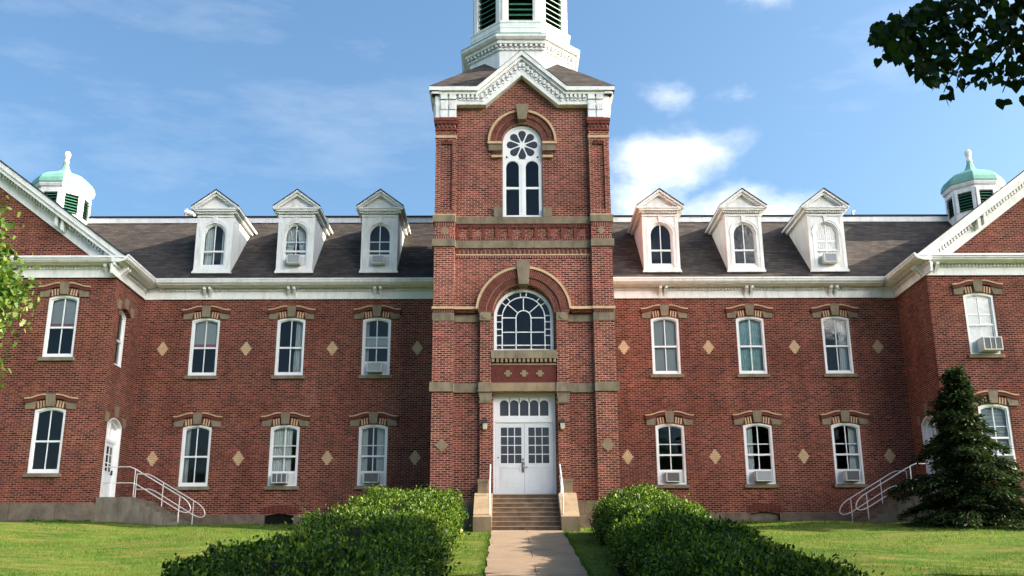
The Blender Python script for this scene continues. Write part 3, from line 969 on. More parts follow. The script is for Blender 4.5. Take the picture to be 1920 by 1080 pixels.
def side_door(s):
    """white arched door on the wing return wall, set in a deep white lined reveal"""
    rz = R(90) if s < 0 else R(-90)
    w, hs, rise = 1.36, 2.60, .24
    b = MB()
    ao = [(-w / 2, 0)] + arch_pts(w, hs, rise) + [(w / 2, 0)]
    ai = [(-w / 2 + .05, 0)] + [(x * .925, z - .05) for x, z in arch_pts(w, hs, rise)] + [(w / 2 - .05, 0)]
    b.strip(ao, ai, -.012, .30)
    aj = [(-w / 2 + .13, 0)] + [(x * .81, z - .13) for x, z in arch_pts(w, hs, rise)] + [(w / 2 - .13, 0)]
    b.strip(ai, aj, .13, .22)
    b.box(-w / 2 + .06, w / 2 - .06, .12, .22, 1.98, 2.08)
    b.box(-.025, .025, .135, .20, 2.08, 2.70)
    f = b.build('door_frame', 'white_clean', B, (s * WX0, -1.62, 1.42), rz)
    p = MB()
    pl = [(-w / 2 + .12, 2.06)] + [(x * .82, z - .12) for x, z in arch_pts(w, hs, rise)] + [(w / 2 - .12, 2.06)]
    p.add([(x, .175, z) for x, z in pl], [tuple(range(len(pl)))])
    p.build('pane', 'glass_dark', f)
    d = MB()
    d.box(-.55, .55, .16, .20, 0, 1.97)
    for z0, z1 in ((.12, .42), (.5, .82)):
        for x0, x1 in ((-.45, -.05), (.05, .45)):
            d.box(x0, x1, .152, .165, z0, z1)
    d.box(-.46, .46, .145, .17, .92, .98); d.box(-.46, .46, .145, .17, 1.84, 1.90)
    for i in range(4): d.box(-.46 + i * .3 - .02, -.46 + i * .3 + .04, .145, .17, .98, 1.84)
    for i in range(1, 3): d.box(-.46, .5, .148, .17, .98 + i * .287 - .015, .98 + i * .287 + .015)
    dr = d.build('door', 'door_paint', B, (s * WX0, -1.62, 1.42), rz)
    g = MB()
    g.add([(-.46, .155, .98), (.46, .155, .98), (.46, .155, 1.84), (-.46, .155, 1.84)], [(0, 1, 2, 3)])
    g.build('pane', 'glass_dark', dr)
    k = MB()
    k.box(.46, .52, .09, .16, .88, 1.04); k.tube([(.49, .11, .95), (.40, .08, .95)], .014)
    k.box(-.54, -.50, .11, .16, 1.55, 1.68); k.box(-.54, -.50, .11, .16, .25, .38)
    k.build('handle', 'black', dr)
    h = MB()
    h.strip([(x * 1.0, z) for x, z in arch_pts(w + .03, hs, rise)], [(x * 1.08, z + .12) for x, z in arch_pts(w + .03, hs, rise)], -.03, .0, 1)
    h.prism([(-.12, hs + rise + .02), (.12, hs + rise + .02), (.16, hs + rise + .40), (-.16, hs + rise + .40)], -.07, .0, 0)
    for q in (-1, 1): h.prism([(q * .70, hs), (q * .95, hs), (q * .95, hs + .36), (q * .62, hs + .30)], -.04, .0, 0)
    h.build('door_hood', ['stone', 'arch_a'], f)
side_door(-1); side_door(1)

# ---- cream brick diamonds let into the walls
def diamond(x, y, z):
    b = MB()
    rows = [.11, .21, .32, .42, .32, .21, .11]
    for i, w in enumerate(rows):
        zc = z + (i - 3) * .0735
        b.box(x - w / 2, x + w / 2, y - .006, y + .03, zc - .033, zc + .033)
    b.build('brick_diamond', 'cream', B)
for z in (7.15, 3.02):
    for x in (-13.58, -10.43, -7.17, -3.95, 3.88, 7.10, 10.37, 13.55): diamond(x, 0, z)

# ---- cornices, gutters
def cornice(name_len, M4, parent=B, gutter=True, ends=(0, 0)):
    """local: along x from 0 to L, wall plane y=0, outward -y"""
    L = name_len
    b = MB()
    b.box(0, L, -.05, .02, 9.09, 9.40)                                     # frieze board
    b.box(0, L, -.075, -.05, 9.07, 9.13)                                   # bead
    b.box(0, L, -.09, .02, 9.40, 9.44)
    b.prism([(.02, 9.50), (-.30, 9.50), (-.34, 9.53), (-.46, 9.55), (-.46, 9.58), (.02, 9.66)], 0, L, 0, 'x')
    b.xf(M4)
    c = b.build('cornice', 'white', parent)
    d = MB()
    n = int(L / .125)
    for i in range(n): d.box((i + .3) * .125, (i + .3) * .125 + .065, -.125, -.06, 9.385, 9.50)
    d.box(0, L, -.065, -.04, 9.37, 9.505)
    d.xf(M4)
    d.build('dentil_course', 'white', c)
    if gutter:
        g = MB()
        g.prism([(-.40, 9.585), (-.50, 9.585), (-.545, 9.63), (-.555, 9.70), (-.58, 9.71), (-.58, 9.77), (-.545, 9.775), (-.50, 9.72), (-.42, 9.70)], 0, L, 0, 'x')
        g.xf(M4)
        g.build('gutter', 'white', c)
    return c
I4 = Matrix.Identity(4)
def bracket_pair(M4, parent=B):
    b = MB()
    for x in (-.155, .055):
        b.prism([(0, 9.10), (-.08, 9.10), (-.10, 9.16), (-.15, 9.24), (-.27, 9.36), (-.34, 9.40), (-.35, 9.50), (0, 9.50)], x, x + .10, 0, 'x')
        b.box(x - .015, x + .115, -.11, -.052, 9.16, 9.22)
        b.box(x + .03, x + .07, -.36, -.33, 9.40, 9.49)
    b.box(-.2, .2, -.07, -.05, 9.10, 9.50)
    b.xf(M4)
    b.build('bracket', 'white', parent)
T = Matrix.Translation
RZ = lambda a: Matrix.Rotation(R(a), 4, 'Z')
XG = WX0 - .58
cornice(XG - 3.06, T((-XG, 0, 0)))
cornice(XG - 3.06, T((3.06, 0, 0)))
for s in (-1, 1):
    f = MB()
    f.box(s * (XG + .002), s * (WX0 - .052), -.05, .02, 9.07, 9.54)
    f.build('frieze', 'white', B)
for x in (-12.0, -8.79, -5.49, 5.45, 8.75, 12.0): bracket_pair(T((x, 0, 0)))
# wings: return walls and fronts
cornice(PW + .58, T((-WX0, -PW - .58, 0)) @ RZ(90))
cornice(PW + .58, T((WX0, 0, 0)) @ RZ(-90))
for s in (-1, 1):
    L = WX1 - WX0 + .5
    cornice(L, T(((-WX0 - L) if s < 0 else WX0, -PW, 0)), gutter=False)
    b = MB()                                                             # ledge of the pediment
    a0, a1 = sorted((s * (WX0 - .46), s * (WX0 + L)))
    b.box(a0, a1, -PW - .55, -PW + .02, 9.665, 9.74, 0)
    b.box(a0, a1, -PW - .50, -PW + .02, 9.60, 9.665, 0)
    b.build('pediment_ledge', 'white', B)
    bracket_pair(T((s * (WX0 + .22), -PW, 0)))
    bracket_pair(T((s * WX0, -PW + .22, 0)) @ RZ(90 if s < 0 else -90))
    RB = 9.42
    # raking cornice
    cx, x0 = s * 19.5, s * (WX0 - .52)
    sl = .742
    def line(off, lo=None):
        xa = x0 if lo is None else lo
        pts = []
        for x in (xa, cx, 2 * cx - xa):
            pts.append((x, RB + sl * (abs(cx - x0) - abs(x - cx)) + off))
        return pts
    def clip(off):
        # start where the line leaves the pediment ledge
        d = abs(cx - x0)
        t = max(0, (9.745 - RB - off) / sl)
        xa = x0 + (cx - x0) / d * t
        return [(xa, 9.745 if t > 0 else RB + off), (cx, RB + sl * d + off), (2 * cx - xa, 9.745 if t > 0 else RB + off)]
    b = MB()
    b.strip(clip(.02), clip(.24), -PW - .52, -PW + .1, 0)
    b.strip(clip(-.14), clip(.018), -PW - .46, -PW + .1, 0)
    b.strip(clip(-.66), clip(-.30), -PW - .06, -PW + .1, 0)
    b.strip(clip(-.30), clip(-.14), -PW - .03, -PW + .1, 0)
    rk = b.build('raking_cornice', 'white', B)
    d = MB()
    n = int(math.hypot(cx - x0, 3.9) / .135)
    for q in (-1, 1):
        for i in range(3, n):
            x = cx + q * abs(cx - x0) * (1 - i / n)
            z = RB + sl * (abs(cx - x0) - abs(x - cx)) - .15
            if z < 9.9: continue
            d.prism([(x - .035, z - .13), (x + .035, z - .13), (x + .035, z), (x - .035, z)], -PW - .14, -PW - .03)
    d.strip(clip(-.30), clip(-.15), -PW - .035, -PW - .02)
    d.build('dentil_course', 'white', rk)
    for t in (.13, .48):
        for q in (-1, 1):
            x = cx + q * abs(cx - x0) * (1 - t)
            z = RB + sl * (abs(cx - x0) - abs(x - cx)) - .16
            k = MB()
            for e in (-.17, .06):
                zz = z - q * e * sl
                k.prism([(x + e, zz - .36 - .0), (x + e + .11, zz - .36 - q * .11 * sl), (x + e + .11, zz - q * .11 * sl), (x + e, zz)], -PW - .33, -PW - .05)
            k.build('bracket', 'white', B)
    b = MB()
    b.strip(line(.245), line(.285), -PW - .56, YB + 2.4, 0)
    b.build('roof_edge', 'cap', B)

# ---- roofs
def build_roof():
    b = MB()
    e0, ey, rz0, ry = 9.72, -.53, 13.46, 3.42
    x = WX0 + 5
    b.add([(-x, ey, e0), (-3.04, ey, e0), (-3.04, ry, rz0), (-x, ry, rz0)], [(0, 1, 2, 3)])
    b.add([(3.04, ey, e0), (x, ey, e0), (x, ry, rz0), (3.04, ry, rz0)], [(0, 1, 2, 3)])
    b.add([(-3.04, 1.20, e0 + (1.2 - ey) * .9468), (3.04, 1.20, e0 + (1.2 - ey) * .9468), (3.04, ry, rz0), (-3.04, ry, rz0)], [(0, 1, 2, 3)])
    b.add([(-x, YB + .5, e0), (x, YB + .5, e0), (x, YB - ry, rz0), (-x, YB - ry, rz0)], [(0, 1, 2, 3)])
    r = b.build('roof', 'shingle', B)
    f = MB()
    f.box(-x, x, ry - .06, YB - ry + .06, rz0 - .02, rz0 + .21, 0)
    f.box(-x, x, ry - .11, YB - ry + .11, rz0 + .215, rz0 + .28, 1)
    f.build('deck_fascia', ['white', 'cap'], r)
    for s in (-1, 1):
        w = MB()
        cx, xi, xo = s * 19.5, s * (WX0 - .54), s * (WX1 + .5)
        h = 9.66 + .742 * abs(cx - xi)
        y0, y1 = -PW - .5, YB + 2.3
        w.add([(xi, y0, 9.66), (xi, y1, 9.66), (cx, y1, h), (cx, y0, h)], [(0, 1, 2, 3)])
        w.add([(xo, y0, 9.66), (xo, y1, 9.66), (cx, y1, h), (cx, y0, h)], [(0, 1, 2, 3)])
        w.build('wing_roof', 'shingle', B)
    v = MB()                                                             # vent hood and pipe on the deck
    v.tube([(-14.25, 3.6, 13.6), (-14.25, 3.6, 13.93)], .05)
    v.tube([(-14.40, 3.6, 14.02), (-13.98, 3.6, 13.90)], .12, 10)
    v.box(-14.36, -14.30, 3.5, 3.7, 13.8, 14.15)
    v.build('roof_vent', 'white', B)
    v = MB()
    v.tube([(14.42, 3.6, 13.6), (14.42, 3.6, 14.0)], .06)
    v.tube([(14.42, 3.6, 13.96), (14.55, 3.6, 14.02)], .05)
    v.build('vent_pipe', 'white', B)
build_roof()

# ---- dormers
def dormer_meshes():
    b = MB()
    yb = 3.3
    w = .69
    zc = 12.42
    # front wall with arched opening (local z from 10.1, x centred, y = 0 is the dormer front)
    wall_plane(b, -w, w, 10.13, 12.75, [(0, 10.29, 11.64, .46, .92)], lambda u, d, z: (u, d, z), .12)
    b.add([(-w, 0, 12.75), (w, 0, 12.75), (0, 0, 13.28)], [(0, 1, 2)])
    for s in (-1, 1):
        b.add([(s * w, 0, 9.9), (s * w, 0, 12.75), (s * w, 3.0, 12.75), (s * w, 3.0, 12.6), (s * w, .1, 9.9)], [(0, 1, 2, 3, 4)])
        b.box(s * (w - .11), s * (w + .015), -.022, .03, 10.15, 12.36)      # corner pilaster
        b.box(s * .47, s * .56, -.035, .02, 11.58, 11.64)
        b.box(s * .465, s * .545, -.018, .02, 10.29, 11.58)
    b.box(-w - .06, w + .06, -.07, .05, 10.06, 10.13)                        # base board
    b.box(-w - .03, w + .03, -.045, .03, 10.13, 10.20)
    b.arc(0, 11.64, .465, .545, 0, 180, 18, -.03, .02)                        # archivolt
    b.arc(0, 11.64, .545, .57, 0, 180, 18, -.045, .02)
    b.prism([(-.06, 12.10), (.06, 12.10), (.08, 12.34), (-.08, 12.34)], -.07, .02)
    b.box(-w - .03, w + .03, -.05, .02, 12.36, 12.42)
    b.box(-w - .12, w + .12, -.17, .02, 12.56, 12.64)                       # horizontal cornice
    b.box(-w - .17, w + .17, -.21, .02, 12.64, 12.69)
    body = b.mesh('dormer', 'white')
    d = MB()
    for i in range(16): d.box(-.70 + i * .09, -.70 + i * .09 + .05, -.11, -.05, 12.47, 12.56)
    d.box(-.72, .72, -.055, -.03, 12.465, 12.565)
    den = d.mesh('dentil_course', 'white')
    r = MB()
    ax, az, ex, ez = 0, 13.42, .93, 12.72
    A = [(-ex, ez), (0, az), (ex, ez)]
    up = lambda o: [(-ex, ez + o), (0, az + o), (ex, ez + o)]
    r.strip(up(-.10), up(-.005), -.24, yb, 0)
    r.strip([(-ex + .10, ez - .10), (0, az - .21), (ex - .10, ez - .10)], [(-ex + .10, ez - .025), (0, az - .105), (ex - .10, ez - .025)], -.17, yb, 0)
    for s in (-1, 1):
        r.box(s * (w + .002), s * (w + .13), -.10, 2.6, 12.50, 12.60, 0)        # eave bed mould along the cheek
        r.prism([(s * w, 12.60), (s * (w + .2), 12.62), (s * (w + .24), 12.72), (s * w, 12.80)], -.2, 2.9, 0)
    eav = r.mesh('eave', 'white')
    q = MB()
    q.strip(up(-.003), up(.035), -.27, yb + .2, 0)
    rf = q.mesh('dormer_roof', 'cap')
    return body, den, eav, rf
DM = dormer_meshes()
d_cur = ['narrow', 'tied', None, None, None, 'full']
d_ac = [0, AC, AC, 0, 0, AC]
DX = [-11.91, -8.74, -5.49, 5.45, 8.70, 11.92]
for i, x in enumerate(DX):
    o = link('dormer', DM[0], B, (x, -.22, 0))
    link('dentil_course', DM[1], o)
    link('eave', DM[2], o)
    link('dormer_roof', DM[3], o)
    # the dormer's sash with its pane, kept within three levels
    key = (.92, 1.35, .46, d_ac[i])
    if key not in CACHE: CACHE[key] = window_meshes(*key, .04)
    fr, pane, fill = CACHE[key]
    link('window', fr, o, (0, 0, 10.29))
    link('pane', pane, o, (0, 0, 10.29))
    if fill: link('side_panel', fill, o, (0, 0, 10.29))
    if d_cur[i]:
        k = (d_cur[i],) + key
        if k not in CACHE: CACHE[k] = curtain_mesh(d_cur[i], .82, 1.35, .42, .1 + d_ac[i])
        link('curtain', CACHE[k], o, (0, 0, 10.29))
    # dark room behind
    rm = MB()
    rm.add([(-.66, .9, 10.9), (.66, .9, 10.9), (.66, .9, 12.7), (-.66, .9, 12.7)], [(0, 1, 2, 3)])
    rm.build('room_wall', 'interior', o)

# ---- cupolas on the wing ridges
def cupola(x):
    y = 3.0
    b = MB()
    b.ngon_lathe(x, y, [(1.06, 12.6), (1.06, 13.45), (1.0, 13.5), (1.0, 14.46)])
    cu = b.build('cupola', 'white', B)
    c = MB()
    c.ngon_lathe(x, y, [(1.0, 14.44), (1.06, 14.46), (1.06, 14.55), (1.13, 14.58), (1.17, 14.68), (1.17, 14.73), (.9, 14.74)])
    c.build('cupola_cornice', 'white', cu)
    d = MB()
    prof = [(1.19, 14.735), (1.20, 14.77), (1.16, 14.96), (1.06, 15.13), (.90, 15.27), (.70, 15.38), (.50, 15.47), (.33, 15.56), (.22, 15.67), (.15, 15.80), (.11, 15.95), (.09, 16.06)]
    d.ngon_lathe(x, y, prof)
    d.build('cupola_dome', 'copper', cu)
    f = MB()
    f.ngon_lathe(x, y, [(.09, 16.10), (.115, 16.13), (.11, 16.20), (.085, 16.25), (.085, 16.30), (.115, 16.36), (.14, 16.46), (.135, 16.56), (.09, 16.63), (.03, 16.66)], 12, 0)
    f.xf(T((0, 0, -.06)))
    f.build('finial', 'white', cu, smooth=True)
    for j in range(8):
        a = R(45 * j - 90)
        M4 = T((x + math.cos(a) * 1.0, y + math.sin(a) * 1.0, 0)) @ Matrix.Rotation(a + math.pi / 2, 4, 'Z')
        g = MB()
        g.box(-.285, .285, -.012, .01, 13.52, 14.30, 1)
        for i in range(6):
            z = 13.54 + i * .128
            g.add([(-.285, -.09, z), (.285, -.09, z), (.285, -.015, z + .055), (-.285, -.015, z + .055)], [(0, 1, 2, 3)], 0)
            g.add([(-.285, -.09, z - .012), (.285, -.09, z - .012), (.285, -.09, z), (-.285, -.09, z)], [(0, 1, 2, 3)], 0)
        g.xf(M4)
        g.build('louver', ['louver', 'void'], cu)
        p = MB()
        for s in (-1, 1): p.box(s * .29, s * .412, -.095, 0, 13.46, 14.455)
        p.box(-.29, .29, -.095, 0, 14.32, 14.455)
        p.xf(M4)
        p.build('louver_frame', 'white', cu)
cupola(-19.5); cupola(19.5)

# ------------------------------------------------------------------ tower
TY, FY, TH = -4.88, -4.63, 3.03       # pilaster face, recessed field, half width
TC = -1.85                            # tower axis y
def sym(b, x0, x1, y0, y1, z0, z1, m=0):
    for s in (-1, 1): b.box(s * x0, s * x1, y0, y1, z0, z1, m)

def build_tower():
    b = MB()
    ops = [(0, 1.27, 4.60, 0, 2.04), (0, 5.93, 7.14, 1.01, 2.02), (0, 10.69, 13.50, .70, 1.40)]
    wall_plane(b, -2.4, 2.4, .2, 14.9, ops, lambda u, d, z: (u, FY + d, z), .42)
    b.add([(-1.45, FY, 14.9), (1.45, FY, 14.9), (0, FY, 16.2)], [(0, 1, 2)])
    for s in (-1, 1):
        b.box(s * 2.33, s * TH, TY, TC + TH, .1, 10.90)                   # corner pilaster, lower
        b.box(s * 2.33, s * 2.45, TY, FY + .3, 10.90, 13.45)
        b.box(s * 2.85, s * TH, TY, TC + TH, 10.90, 13.45)
        b.box(s * 2.45, s * 2.85, TY + .09, FY + .3, 10.90, 13.45)        # sunk panel
        b.box(s * 2.33, s * TH, TY, TC + TH, 13.45, 15.4)
        b.box(s * 1.09, s * 1.45, TY, FY + .2, 1.0, 7.22)                 # door pilasters
    b.box(-TH + .02, TH - .02, TC + TH - .3, TC + TH - .01, 9, 15.4)
    tw = b.build('tower_wall', 'brick_lit', B)
    k = MB()
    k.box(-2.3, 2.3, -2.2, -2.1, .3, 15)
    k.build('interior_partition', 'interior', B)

    class Piece:                                                           # every stone is a part of its own
        def __init__(s, name, mat): s.n, s.mat = name, mat
        def __getattr__(s, k):
            def go(*a):
                m = MB()
                getattr(m, k)(*a)
                m.build(s.n, s.mat, tw)
            return go
    st = Piece('stone_band', 'stone')
    def band(z0, z1, o, inner=False):
        for s in (-1, 1):
            st.box(s * (2.33 - .02), s * (TH + o), TY - o, TC + TH + o, z0, z1)
            st.box(s * (1.47 if inner else 0.0), s * 2.309, FY - .09, FY + .05, z0, z1) if inner else None
        if not inner: st.box(-2.309, 2.309, FY - .09, FY + .05, z0, z1)
    band(4.55, 4.86, .07, True)
    band(9.55, 9.81, .07)
    band(10.43, 10.68, .06)
    for s in (-1, 1):
        st.box(s * (TH + .02), s * 2.32, TY - .025, TC + TH + .02, 6.95, 7.22)
        st.box(s * 1.47, s * 2.318, FY - .05, FY + .05, 6.95, 7.22)
        st.box(s * 1.085, s * 1.465, TY - .03, FY, 6.95, 7.225)
        Piece('capital', 'stone').box(s * 1.05, s * 1.50, TY - .09, FY, 4.58, 4.84)                 # capital of the door pilaster
        Piece('capital', 'stone').box(s * 1.02, s * 1.53, TY - .12, FY, 4.53, 4.579)
        Piece('capital', 'stone').prism([(s * 1.10, 4.22), (s * 1.44, 4.22), (s * 1.50, 4.529), (s * 1.05, 4.529)], TY - .06, FY)
        Piece('capital', 'stone').box(s * 1.06, s * 1.48, TY - .05, FY, 4.17, 4.219)
        Piece('sill_block', 'stone').box(s * .702, s * 1.0, FY - .10, FY + .1, 10.682, 11.02)           # blocks beside the upper window
        Piece('impost', 'stone').box(s * .702, s * 1.18, FY - .12, FY + .1, 13.16, 13.40)           # impost
    Piece('sill', 'stone').box(-1.085, 1.085, TY - .05, FY + .3, 5.655, 5.925)                   # sill of the great window
    Piece('keystone', 'stone').prism([(-.15, 8.17), (.15, 8.17), (.235, 8.86), (.16, 9.0), (-.16, 9.0), (-.235, 8.86)], TY - .16, FY + .1)
    Piece('keystone', 'stone').prism([(-.145, 14.27), (.145, 14.27), (.23, 14.86), (-.23, 14.86)], FY - .32, FY + .1)
    for s in (-1, 1):
        Piece('stone_boss', 'stone').tube([(s * 1.28, TY - .03, 7.085), (s * 1.28, TY - .06, 7.085)], .085, 16)

    cr = Piece('string_course', 'cream')                                   # cream strings and hoods
    for s in (-1, 1):
        cr.box(s * (TH + .035), s * 2.30, TY - .07, TC + TH + .03, 7.34, 7.43)
        cr.box(s * 1.56, s * 2.299, TY - .02, FY, 7.34, 7.43)
        cr.box(s * (TH + .03), s * 2.31, TY - .025, TC + TH + .02, 13.57, 13.67)
        cr.box(s * .702, s * 1.22, FY - .17, FY + .05, 13.402, 13.49)
        cr.box(s * .702, s * 1.08, FY - .13, FY + .05, 12.90, 12.98)
        cr.box(s * 2.31, s * (TH + .05), TY - .05, TC + TH + .04, 10.682, 10.72)
    Piece('arch_hood', 'cream').arc(0, 7.22, 1.53, 1.61, 4.5, 81.8, 24, TY - .08, FY)
    Piece('arch_hood', 'cream').arc(0, 7.22, 1.53, 1.61, 98.2, 175.5, 24, TY - .08, FY)
    Piece('arch_hood', 'cream').arc(0, 13.49, 1.13, 1.21, 0, 79, 20, FY - .20, FY + .05)
    Piece('arch_hood', 'cream').arc(0, 13.49, 1.13, 1.21, 101, 180, 20, FY - .20, FY + .05)
    cr.box(-2.30, 2.30, FY - .03, FY + .05, 9.30, 9.355)

    ln = MB()
    ln.box(-1.049, 1.049, TY - .03, FY + .3, 4.56, 4.84)
    ln.build('door_lintel', 'stone_light', tw)

    # brick arch rings
    def ring(cz, r0, r1, n, y, back, rows=1):
        ar = MB()
        ar.arc(0, cz, r0, r1, 0, 180, 48, y + .012, back, 2)
        for i in range(n):
            a = 180 * (i + .5) / n
            if abs(a - 90) < math.degrees(.19 / r1): continue
            da = 90.0 / n * .80
            m = 0 if random.random() < .62 else 1
            ar.arc(0, cz, r0 + .008, r1 - .008, a - da, a + da, 1, y, y + .03, m)
        ar.build('brick_arch', ['arch_a', 'arch_b', 'mortar'], tw)
    ring(7.22, 1.24, 1.52, 66, TY - .03, FY)
    ring(7.22, 1.025, 1.22, 54, TY + .04, FY + .2)
    ring(13.50, .93, 1.12, 44, FY - .12, FY + .1)
    ring(13.50, .712, .91, 36, FY - .07, FY + .1)

    # brick dentils and corbels
    def row(x0, x1, z0, z1, y, pitch, fill, dep=.05):
        n = int(round((x1 - x0) / pitch))
        p = (x1 - x0) / n
        de = MB()
        for i in range(n): de.box(x0 + i * p + p * (1 - fill) / 2, x0 + i * p + p * (1 + fill) / 2, y - dep, y + .02, z0, z1, (i * 7 % 5 == 0) * 1)
        de.box(x0 + .004, x1 - .004, y - .008, y + .015, z0 + .004, z1 - .004, 2)
        de.build('brick_dentils', ['arch_a', 'arch_b', 'mortar'], tw)
    def corbel(*a):
        de = MB()
        de.box(*a)
        de.build('brick_corbel', 'arch_a', tw)
    for s in (-1, 1):
        a, c = sorted((s * 2.33, s * TH))
        row(a, c, 7.23, 7.335, TY, .075, .55, .045)
        e, f = sorted((s * 1.62, s * 2.30))
        row(e, f, 7.23, 7.335, FY, .075, .55, .2)
        row(a, c, 10.30, 10.425, TY, .075, .6, .02)
        row(a, c, 9.82, 9.93, TY, .075, .6, .02)
        corbel(s * 2.30, s * (TH + .03), TY - .04, TC + TH + .03, 13.86, 13.95)
        row(a, c, 13.96, 14.08, TY, .14, .5, .07)
        corbel(s * 2.29, s * (TH + .05), TY - .08, TC + TH + .05, 14.085, 14.20)
        row(a - .04, c + .04, 14.085, 14.20, TY - .07, .075, .6, .025)
        corbel(s * 2.27, s * (TH + .07), TY - .11, TC + TH + .07, 14.205, 14.31)
        row(a + .1, c - .1, 13.36, 13.46, TY + .06, .075, .55, .05)
        row(*sorted((s * .71, s * 1.06)), 13.0, 13.15, FY, .075, .5, .11)
    row(-2.3, 2.3, 9.82, 9.93, FY, .085, .55, .04)
    row(-2.3, 2.3, 10.30, 10.425, FY, .085, .55, .07)
    for i in range(11):
        x = -2.25 + i * .45
        corbel(x - .055, x + .055, FY - .045, FY + .02, 9.93, 10.30)
    row(-2.3, 2.3, 9.37, 9.545, FY, .15, .5, .06)
    row(-2.3, 2.3, 9.21, 9.295, FY, .085, .5, .025)

    pn = MB()                                                              # panel between door and window
    pn.box(-1.085, 1.085, TY + .08, FY + .3, 4.845, 5.65, 0)
    pn.build('brick_panel', 'brick_dark', tw)
    pd = MB()
    for i in range(15): pd.box(-1.06 + i * .145, -1.06 + i * .145 + .085, TY - .03, TY + .09, 5.53, 5.65)
    pd.box(-1.085, 1.085, TY + .05, TY + .09, 5.44, 5.50)
    for i in range(3):
        x = -.53 + i * .53
        pd.box(x - .13, x + .13, TY + .06, TY + .09, 5.13, 5.20); pd.box(x - .065, x + .065, TY + .055, TY + .09, 5.06, 5.27)
    pd.build('panel_ornament', 'stone_light', tw)
    for x in (-2.67, 2.67):
        c = MB()
        for w, dz in ((.09, .125), (.16, .063), (.27, 0), (.16, -.063), (.09, -.125)):
            c.box(x - w / 2, x + w / 2, TY - .012, TY + .02, 10.14 + dz - .031, 10.14 + dz + .031)
        c.build('brick_diamond', 'stone_light', tw)
        d = MB()
        d.prism([(x - .215, 2.81), (x, 2.59), (x + .215, 2.81), (x, 3.03)], TY - .025, TY + .02)
        d.build('stone_diamond', 'stone_light', tw)
    return tw
TW = build_tower()

